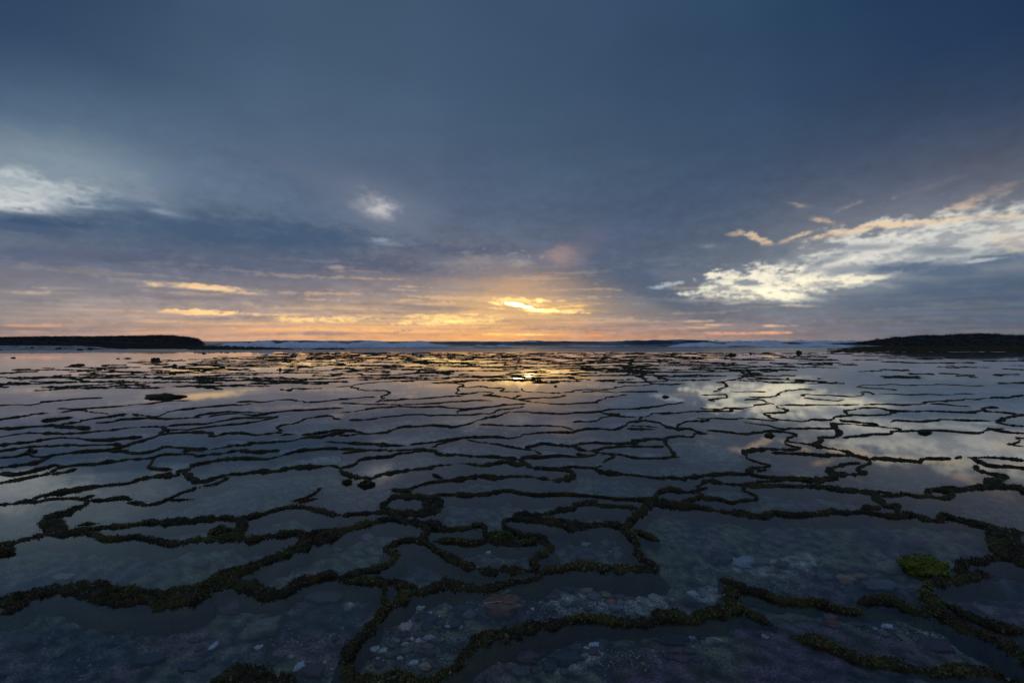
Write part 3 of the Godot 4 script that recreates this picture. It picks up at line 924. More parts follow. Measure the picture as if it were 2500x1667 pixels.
func build_stones() -> void:
	var shapes: Array[ArrayMesh] = []
	for k in 6: shapes.append(stone_mesh(k + 1, 0.45, func(_p, _q): return Color(1, 1, 1), 9, 14))
	var by_color := {}
	var n := 0
	for s in STONES:
		n += 1
		var label: String = s[9]
		var group := "stones on the pool floors"
		if label == "":
			label = placed(("tiny " if s[2] < 0.035 else ("small " if s[2] < 0.07 else "")) + ("flat " if s[4] < 0.4 * s[2] else ("long " if s[3] < 0.62 * s[2] else "round ")) + color_word(s[6], s[7], s[8]) + " stone under water ", Vector2(s[0], s[1]))
		var base := Vector3(s[0], 0, -s[1])
		base.y = floor_height(s[0], s[1])
		var key := "%d %d %d" % [int(s[6] * 40), int(s[7] * 40), int(s[8] * 40)]
		if not by_color.has(key):
			var m: StandardMaterial3D = mats.stone.duplicate()
			m.vertex_color_use_as_albedo = false
			m.albedo_color = Color(minf(s[6] * 1.7, 0.8), minf(s[7] * 1.7, 0.8), minf(s[8] * 1.7, 0.8)).linear_to_srgb()
			by_color[key] = m
		var called := "pebble" if s[2] < 0.12 else "boulder"
		var shape: int = n % 6
		var high: float = minf(s[4], -base.y * 1.3 + 0.02)
		var size := Vector3(s[2], high, s[3])
		var o: MeshInstance3D
		if String(s[9]).contains("vein"):
			var t := thing(called, base, label, called, group)
			t.rotation.y = deg_to_rad(-s[5])
			o = put("stone", shapes[shape], by_color[key], t)
			o.position.y = high * 0.28
			vein(t, size, shape)
		else:
			o = put(called, shapes[shape], by_color[key])
			tag(o, label, called, group)
			o.position = base + Vector3(0, high * 0.28, 0)
			o.rotation.y = deg_to_rad(-s[5])
		o.scale = size
	# gravel between the stones
	var spots := [[-0.71, 3.11, 0.5, 0.22, 900], [0.55, 3.54, 0.5, 0.22, 1200], [-1.5, 3.15, 0.3, 0.12, 220], [2.2, 3.9, 0.7, 0.2, 700], [2.9, 3.2, 0.5, 0.15, 500], [0.0, 4.45, 0.35, 0.12, 500], [0.7, 2.9, 0.3, 0.1, 300], [-0.2, 3.8, 0.5, 0.08, 300], [1.3, 4.7, 0.6, 0.3, 400], [-1.1, 2.75, 0.25, 0.12, 300], [-3.0, 3.0, 0.8, 0.3, 300], [2.0, 6.0, 2.0, 0.8, 500], [-2.5, 5.5, 2.0, 0.6, 400]]
	var total := 0
	for s in spots: total += s[4]
	var mm := MultiMesh.new()
	mm.transform_format = MultiMesh.TRANSFORM_3D
	mm.use_colors = true
	mm.mesh = stone_mesh(31, 0.8, func(_p, _q): return Color(1, 1, 1), 5, 7)
	mm.instance_count = total
	var i := 0
	for s in spots:
		for k in s[4]:
			var x: float = s[0] + rng.randfn(0, s[2] * 0.6)
			var d: float = s[1] + rng.randfn(0, s[3] * 0.6)
			var w := rng.randf_range(0.005, 0.017)
			var y := floor_height(x, d)
			mm.set_instance_transform(i, Transform3D(Basis(Vector3.UP, rng.randf() * TAU).scaled(Vector3(w, w * 0.6, w)), Vector3(x, y + w * 0.15, -d)))
			var g: float = [0.05, 0.08, 0.1, 0.14, 0.2, 0.3, 0.5][rng.randi() % 7]
			mm.set_instance_color(i, Color(g * rng.randf_range(0.9, 1.15), g, g * rng.randf_range(0.8, 1.1)))
			i += 1
	var o := MultiMeshInstance3D.new()
	o.multimesh = mm
	o.material_override = mats.stone
	o.name = "gravel"
	tag(o, "fine mixed gravel scattered over the floors of the near pools", "gravel", "", "stuff")
	add_child(o)

func vein(t: Node3D, size: Vector3, shape: int) -> void:
	var v := PackedVector3Array()
	var n := 25
	for i in n:
		var a := lerpf(-0.75, 0.75, i / (n - 1.0))
		for k in 2:
			var z := 0.42 + 0.07 * sin(a * 3.0) + (0.035 if k == 0 else -0.035)
			var q := stone_point(Vector3(a, sqrt(maxf(0.02, 1.0 - a * a - z * z)), z).normalized(), shape + 1, 0.45)
			v.append(q * size * 1.015 + Vector3(0, size.y * 0.28 + 0.002, 0))
	put("vein", mesh_of(v, PackedColorArray(), grid_index(n, 2)), mats.vein, t)

func build_rocks() -> void:
	var n := 0
	for s in ROCKS:
		n += 1
		var kind: String = s[5]
		var green := 1.0 if kind == "green" else (0.35 if kind == "moss" else 0.0)
		var t := thing("emergent_rock", Vector3(s[0] + (0.1 if kind == "green" else 0.0), 0, -s[1]), s[6], "rock", "low rocks in the lagoon" if String(s[6]).begins_with("low rock") else "")
		var w: float = s[2] * (0.74 if kind == "green" else 1.0)
		var h: float = s[4] * (0.7 if kind == "green" else 1.0)
		var l: float = s[3]
		var seeds := []
		var num := n
		var mesh := stone_mesh(n + 50, 0.5 if kind == "green" else 0.6, func(p: Vector3, q: Vector3) -> Color:
			var c := rim_color(q.x * 0.4 + num * 5.0, q.y * 0.4, q.z * 0.4)
			if kind == "dark": return c
			if p.y > 0.0: seeds.append([Vector3(q.x * 0.5 * w, q.y * h, q.z * 0.5 * l), Vector3(p.x * 0.6, 0.8, p.z * 0.6)])
			return c.lerp(Color(0.2, 0.22, 0.02) * (1.0 + 0.8 * bump.get_noise_3d(q.x * 4.0, q.y * 4.0, q.z * 4.0)), green), 22 if kind != "dark" else 12, 34 if kind != "dark" else 18)
		var o := put("rock", mesh, mats.reef_rim, t)
		o.scale = Vector3(w, h * 2.0, l)
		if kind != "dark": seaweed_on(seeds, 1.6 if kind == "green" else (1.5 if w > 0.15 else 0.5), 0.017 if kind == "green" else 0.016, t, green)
		if kind == "moss":
			for k in 14:
				var sd: Array = seeds[rng.randi() % seeds.size()]
				var sh := put("shell", stone_mesh(3, 0.3, func(_p, _q): return Color(1, 1, 1), 5, 8), mats.shell, t)
				sh.scale = Vector3.ONE * rng.randf_range(0.006, 0.011)
				sh.position = sd[0] + sd[1] * 0.008

# ---------------------------------------------------------------- sea
# crest lines: depth, height, x from, x to, thickness
const SWELLS := [
	[152.0, 1.35, -98.0, -14.0, 6.0], [216.0, 2.6, -138.0, -52.0, 9.0], [230.0, 1.9, -70.0, 30.0, 9.0], [262.0, 2.9, -4.0, 24.0, 9.0],
	[162.0, 1.0, 40.0, 130.0, 6.0], [196.0, 1.6, 66.0, 190.0, 7.0], [236.0, 2.85, 48.0, 110.0, 9.0], [300.0, 2.2, -80.0, 320.0, 12.0], [400.0, 2.1, -250.0, 500.0, 16.0],
	[134.0, 0.35, -30.0, 100.0, 5.0], [118.0, 0.2, -60.0, 70.0, 4.0], [520.0, 1.9, -320.0, 700.0, 20.0],
]

func sea_height(x: float, d: float) -> float:
	var y := 0.0
	for s in SWELLS:
		var at: float = s[0] + 6.0 * patch.get_noise_2d(x * 0.03, s[0])
		var u: float = (d - at) / s[4]
		if absf(u) < 3.0:
			var ends := smoothstep(s[2] - 12.0, s[2] + 14.0, x) * smoothstep(s[3] + 12.0, s[3] - 14.0, x)
			var amp: float = s[1] * ends * (0.93 + 0.14 * patch.get_noise_2d(x * 0.05 + s[0], 5.0))
			y += amp * exp(-u * u * (2.2 if u < 0.0 else 0.8))
	var chop := smoothstep(95.0, 170.0, d) * smoothstep(-0.76, -0.66, x / d)
	y += chop * (0.3 * bump.get_noise_2d(x * 0.09, d * 0.14) + 0.2 * rough_noise.get_noise_2d(x * 0.06, d * 0.1))
	y += 0.025 * bump.get_noise_2d(x * 0.12, d * 0.3) * smoothstep(84.0, 95.0, d)
	return y

func build_sea() -> void:
	var ds: Array[float] = [82.0, 84.0]
	var d := 85.0
	while d < 330.0:
		ds.append(d)
		d += 1.3
	while d < 24000.0:
		ds.append(d)
		d *= 1.06
	var cols := 360
	var v := PackedVector3Array()
	var c := PackedColorArray()
	for dd in ds:
		for q in cols:
			var x := (q / (cols - 1.0) * 2.0 - 1.0) * 1.6 * dd
			v.append(Vector3(x, sea_height(x, dd) - 0.004, -dd))
			# deep water, and the foam that drifts in bands behind the breakers
			var f := smoothstep(0.0, 0.5, patch.get_noise_2d(x * 0.06, dd * 0.09) + 0.7 * bump.get_noise_2d(x * 0.05, dd * 0.12)) * smoothstep(88.0, 120.0, dd) * smoothstep(300.0, 170.0, dd)
			if x < -0.66 * dd: f *= 0.25
			c.append(Color(0.012, 0.022, 0.03).lerp(Color(0.42, 0.45, 0.48), f * 0.8))
	structure("sea", mesh_of(v, c, grid_index(ds.size(), cols)), mats.sea)

# white water rolling in: a lumpy bolster of foam on the face of a swell
func breaker(x0: float, x1: float, d0: float, high: float, deep: float, label: String) -> void:
	var n := int((x1 - x0) / 0.45)
	var sides := 14
	var v := PackedVector3Array()
	var c := PackedColorArray()
	var origin := Vector3((x0 + x1) * 0.5, 0, -d0)
	for i in n + 1:
		var t := float(i) / n
		var x := lerpf(x0, x1, t)
		var d := d0 + 6.0 * patch.get_noise_2d(x * 0.03, d0)
		var ends := smoothstep(0.0, 0.16, t) * smoothstep(1.0, 0.8, t)
		var h := high * ends * clampf(0.85 + 0.35 * bump.get_noise_2d(x * 0.1, d0) + 0.3 * patch.get_noise_2d(x * 0.25, d0), 0.25, 1.05)
		for k in sides:
			var th := PI * k / (sides - 1.0)
			var off := cos(th) * deep * (0.6 + 0.4 * ends)
			var y := sea_height(x, d) * 0.3 * sin(th) + h * pow(maxf(0.0, sin(th)), 0.8) - 0.15
			var r := rough_noise.get_noise_3d(x * 0.14, y * 0.3, off * 0.14) * 0.5 + bump.get_noise_3d(x * 0.35, y * 0.8, off * 0.4) * 0.3
			v.append(Vector3(x, y + r * 0.75 * ends, -(d - off + r * 0.8)) - origin)
			var g := 0.92 + 0.2 * bump.get_noise_3d(x * 0.3, y, off)
			c.append(Color(g, g, g))
	var o := put("breaking_wave", mesh_of(v, c, grid_index(n + 1, sides)), mats.foam)
	o.position = origin
	tag(o, label, "wave")

func build_breakers() -> void:
	breaker(-104.0, -14.0, 149.0, 2.25, 2.8, "long white breaker rolling in beyond the wooded headland's tip")
	breaker(-30.0, 6.0, 172.0, 0.7, 1.6, "low white crest trailing off from the long breaker")
	breaker(18.0, 62.0, 178.0, 0.55, 1.6, "thin broken line of surf in mid sea")
	breaker(50.0, 128.0, 159.0, 1.5, 2.4, "white breaker rolling in toward the dark scrub-covered headland")
	breaker(90.0, 190.0, 198.0, 2.2, 2.4, "taller white breaker farther out behind the headland breaker")
	breaker(2.0, 16.0, 257.0, 2.7, 2.0, "lone white cap breaking on the horizon under the sun")
	breaker(104.0, 140.0, 240.0, 2.5, 2.2, "spraying crest of the dark swell on the horizon")

# ---------------------------------------------------------------- headlands
func ridge(points: Array, x: float) -> float:
	if x <= points[0][0]: return points[0][1]
	for i in points.size() - 1:
		if x <= points[i + 1][0]:
			return lerpf(points[i][1], points[i + 1][1], smoothstep(0.0, 1.0, (x - points[i][0]) / (points[i + 1][0] - points[i][0])))
	return points[points.size() - 1][1]

func leaf_clump() -> ArrayMesh:
	var st := SurfaceTool.new()
	st.begin(Mesh.PRIMITIVE_TRIANGLES)
	for b in 90:
		var p := Vector3(rng.randfn(0, 0.3), absf(rng.randfn(0.15, 0.3)), rng.randfn(0, 0.3))
		var u := Vector3(rng.randfn(0, 1), rng.randfn(0, 1), rng.randfn(0, 1)).normalized() * rng.randf_range(0.05, 0.12)
		var w := Vector3(rng.randfn(0, 1), rng.randfn(0, 1), rng.randfn(0, 1)).normalized() * rng.randf_range(0.04, 0.09)
		for q in [p - u, p + w, p + u]: st.add_vertex(q)
		for q in [p - u, p + u, p - w]: st.add_vertex(q)
	st.generate_normals()
	return st.commit()

func scrub_on(parent: Node3D, spots: Array, size: float, c0: Color, c1: Color) -> void:
	var mm := MultiMesh.new()
	mm.transform_format = MultiMesh.TRANSFORM_3D
	mm.use_colors = true
	mm.mesh = leaf_clump()
	mm.instance_count = spots.size()
	for i in spots.size():
		var s := size * rng.randf_range(0.6, 1.5)
		mm.set_instance_transform(i, Transform3D(Basis(Vector3.UP, rng.randf() * TAU).scaled(Vector3(s, s * rng.randf_range(0.4, 0.75), s)), spots[i]))
		mm.set_instance_color(i, c0.lerp(c1, rng.randf()))
	var o := MultiMeshInstance3D.new()
	o.multimesh = mm
	o.material_override = mats.scrub
	o.name = "scrub"
	o.set_meta("kind", "stuff")
	parent.add_child(o)

func build_headlands() -> void:
	# wooded bluff on the left
	var top := [[-300.0, 3.0], [-200.0, 3.2], [-131.0, 3.2], [-115.0, 3.4], [-104.0, 3.4], [-93.0, 3.6], [-89.0, 3.75], [-86.0, 3.7], [-82.0, 3.3], [-79.5, 2.9], [-78.2, 2.0], [-77.4, 0.9], [-76.0, -0.3]]
	var v := PackedVector3Array()
	var c := PackedColorArray()
	var rows := 40
	var cols := 420
	var spots := []
	for r in rows:
		var d := lerpf(108.0, 168.0, pow(r / (rows - 1.0), 1.3))
		for q in cols:
			var x := lerpf(-300.0, -75.0, pow(q / (cols - 1.0), 0.75))
			var xa := x
			x *= d / 113.0
			var face := smoothstep(112.0 + 2.5 * patch.get_noise_2d(x * 0.3, 8.0), 117.5, d)
			var h := ridge(top, xa) * (0.9 + 0.1 * smoothstep(112.0, 130.0, d)) - 0.2
			var y := lerpf(-0.3, h, pow(face, 0.7)) + 0.3 * rough_noise.get_noise_2d(x * 0.05, d * 0.05) * face
			v.append(Vector3(x * 2.6, 2.0 + (y - 2.0) * 2.6, -d * 2.6))
			c.append(Color(0.035, 0.03, 0.025).lerp(Color(0.06, 0.045, 0.035), 0.5 + bump.get_noise_2d(x * 0.5, d)))
			if d < 135.0 and y > 1.25 and xa > -190.0:
				for k in 2: spots.append(Vector3((x + rng.randfn(0, 0.25)) * 2.6, 2.0 + (y - 2.0) * 2.6 - 0.35, (-d + rng.randfn(0, 0.25)) * 2.6))
	var left := thing("wooded_headland", Vector3.ZERO, "low bluff densely covered in dark trees and scrub across the lagoon", "headland")
	put("bluff", mesh_of(v, c, grid_index(rows, cols)), mats.headland_rock, left)
	scrub_on(left, spots, 1.7, Color(0.024, 0.03, 0.016), Color(0.062, 0.058, 0.03))
	# flat rock between the bluff and the lagoon
	v = PackedVector3Array()
	c = PackedColorArray()
	for r in 60:
		var d := lerpf(110.0, 300.0, pow(r / 59.0, 1.4))
		for q in 260:
			var x := lerpf(-1.9, -0.64, pow(q / 259.0, 0.8)) * d
			var edge := minf((d - 117.0 - 5.0 * smoothstep(-0.85, -1.1, x / d)) * 0.12, (-0.675 - x / d) * 40.0) + 0.9 * patch.get_noise_2d(x * 0.12, d * 0.2) + 0.5 * bump.get_noise_2d(x * 0.3, d * 0.4)
			var y := lerpf(-0.3, 0.14, smoothstep(-0.8, 1.0, edge)) + 0.3 * smoothstep(0.0, 3.0, edge) * absf(rough_noise.get_noise_2d(x * 0.06, d * 0.06)) + 0.35 * smoothstep(170.0, 280.0, d) * smoothstep(0.0, 2.0, edge)
			v.append(Vector3(x, y, -d))
			c.append(Color(0.03, 0.026, 0.022).lerp(Color(0.055, 0.042, 0.036), 0.5 + bump.get_noise_2d(x * 0.2, d * 0.3)))
	put("foreshore_rock", mesh_of(v, c, grid_index(60, 260)), mats.shelf_rock, left)
	# beach at its foot
	v = PackedVector3Array()
	c = PackedColorArray()
	for r in 16:
		for q in 160:
			var x := lerpf(-260.0, -94.0, q / 159.0)
			var d := lerpf(101.0 + 2.0 * patch.get_noise_2d(x * 0.1, 1.0), 114.0, r / 15.0)
			v.append(Vector3(x, -0.1 + 1.05 * r / 15.0 * smoothstep(-94.0, -112.0, x) + 0.1 * bump.get_noise_2d(x * 0.3, d), -d))
			c.append(Color(0.46, 0.41, 0.38).lerp(Color(0.06, 0.05, 0.045), smoothstep(0.12, 0.3, bump.get_noise_2d(x * 0.25, d * 0.8))))
	structure("beach", mesh_of(v, c, grid_index(16, 160)), mats.headland_rock)
	# rocks on the beach and the spit of rock beyond the bluff
	for k in 26:
		var x := rng.randf_range(-150.0, -96.0)
		var d := rng.randf_range(101.0, 107.0)
		var o := put("beach_rock", stone_mesh(k + 200, 0.8, func(p, q): return rim_color(q.x + k, q.y, q.z), 6, 9), mats.reef_rim)
		o.scale = Vector3(rng.randf_range(0.6, 2.6), rng.randf_range(0.25, 0.6), rng.randf_range(0.5, 1.2))
		o.position = Vector3(x, 0.05 + (d - 101.0) * 0.07, -d)
		tag(o, "dark rock strewn on the beach below the wooded bluff", "rock", "rocks on the beach")
	var spit := [[-80.0, 0.95], [-74.0, 0.9], [-68.0, 0.75], [-60.0, 0.5], [-56.0, 0.2], [-52.0, 0.08], [-48.0, 0.32], [-44.0, 0.3], [-40.0, 0.06], [-36.0, -0.15]]
	v = PackedVector3Array()
	c = PackedColorArray()
	for r in 16:
		for q in 240:
			var x := lerpf(-80.0, -36.0, q / 239.0)
			var d := lerpf(110.0, 117.0, r / 15.0)
			var y := ridge(spit, x) * sin(PI * r / 15.0) * (1.0 + 0.5 * bump.get_noise_2d(x * 0.6, d * 0.6)) + 0.25 * rough_noise.get_noise_2d(x * 0.12, d * 0.12) - 0.12
			v.append(Vector3(x, y, -d))
			c.append(rim_color(x, y, d))
	var o := put("rock_spit", mesh_of(v, c, grid_index(16, 240)), mats.reef_rim)
	tag(o, "low black spit of rock tapering into the surf from the wooded bluff", "rock spit")
	# dark headland on the right with its shelf of rock
	var hill := [[60.0, 0.0], [72.0, 0.6], [78.0, 1.0], [81.3, 1.5], [85.4, 1.8], [89.5, 2.5], [94.3, 3.0], [99.4, 3.4], [105.8, 3.55], [109.9, 3.85], [113.5, 4.1], [118.6, 3.75], [123.4, 3.5], [140.0, 3.4], [180.0, 4.0], [300.0, 4.0]]
	v = PackedVector3Array()
	c = PackedColorArray()
	spots = []
	rows = 50
	cols = 300
	for r in rows:
		var d := lerpf(92.0, 150.0, pow(r / (rows - 1.0), 1.2))
		for q in cols:
			var x := lerpf(60.0, 300.0, pow(q / (cols - 1.0), 1.5))
			var xa := x
			x *= d / 110.0
			var face := smoothstep(93.0, 110.0, d)
			var y := lerpf(-0.2, ridge(hill, xa) - 0.25, face) + (0.5 * rough_noise.get_noise_2d(x * 0.05, d * 0.05) + 0.35 * bump.get_noise_2d(x * 0.2, d * 0.2)) * face * smoothstep(72.0, 88.0, xa)
			v.append(Vector3(x * 1.6, 2.0 + (y - 2.0) * 1.6, -d * 1.6))
			c.append(Color(0.025, 0.023, 0.018).lerp(Color(0.05, 0.045, 0.032), 0.5 + bump.get_noise_2d(x * 0.5, d)))
			if d < 118.0 and y > 0.85 and xa < 190.0:
				for k in 2: spots.append(Vector3((x + rng.randfn(0, 0.3)) * 1.6, 2.0 + (y - 2.0) * 1.6 - 0.2, (-d + rng.randfn(0, 0.3)) * 1.6))
	var right := thing("scrub_headland", Vector3.ZERO, "dark low hill of rock and scrub rising from the reef beside the surf", "headland")
	put("hill", mesh_of(v, c, grid_index(rows, cols)), mats.headland_rock, right)
	scrub_on(right, spots, 1.0, Color(0.024, 0.022, 0.014), Color(0.06, 0.05, 0.03))
	v = PackedVector3Array()
	c = PackedColorArray()
	rows = 130
	cols = 260
	for r in rows:
		var d := lerpf(56.0, 150.0, pow(r / (rows - 1.0), 1.2))
		for q in cols:
			var x := lerpf(0.7, 1.9, pow(q / (cols - 1.0), 1.3)) * d
			var edge := minf((d - 84.0) * 0.16, (x / d - 0.715) * 16.0)
			edge += 2.2 * patch.get_noise_2d(x * 0.25, d * 0.35) + 1.4 * bump.get_noise_2d(x * 0.35, d * 0.5)
			var y := lerpf(-0.25, 0.12, smoothstep(-1.0, 1.4, edge)) + 0.16 * smoothstep(0.0, 3.0, edge) * rough_noise.get_noise_2d(x * 0.12, d * 0.16)
			y += 0.25 * smoothstep(105.0, 140.0, d) * smoothstep(0.715, 0.8, x / d)
			v.append(Vector3(x, y, -d))
			c.append(rim_color(x * 0.7, y, d * 0.7))
	var shelf := put("rock_shelf", mesh_of(v, c, grid_index(rows, cols)), mats.shelf_rock)
	tag(shelf, "broad flat shelf of black weedy rock in front of the scrub-covered hill", "rock shelf")

func build_scene() -> void:
	rng.seed = 20240607
	bump = make_noise(101, 0.9, 3)
	rough_noise = make_noise(102, 9.0, 3)
	patch = make_noise(103, 0.55, 2)
	make_materials()
	build_floor()
	build_water()
	build_sea()
	build_headlands()
	build_breakers()
	make_tufts()
	build_rims()
	build_far_rims()
	build_patches()
	build_rocks()
	build_stones()

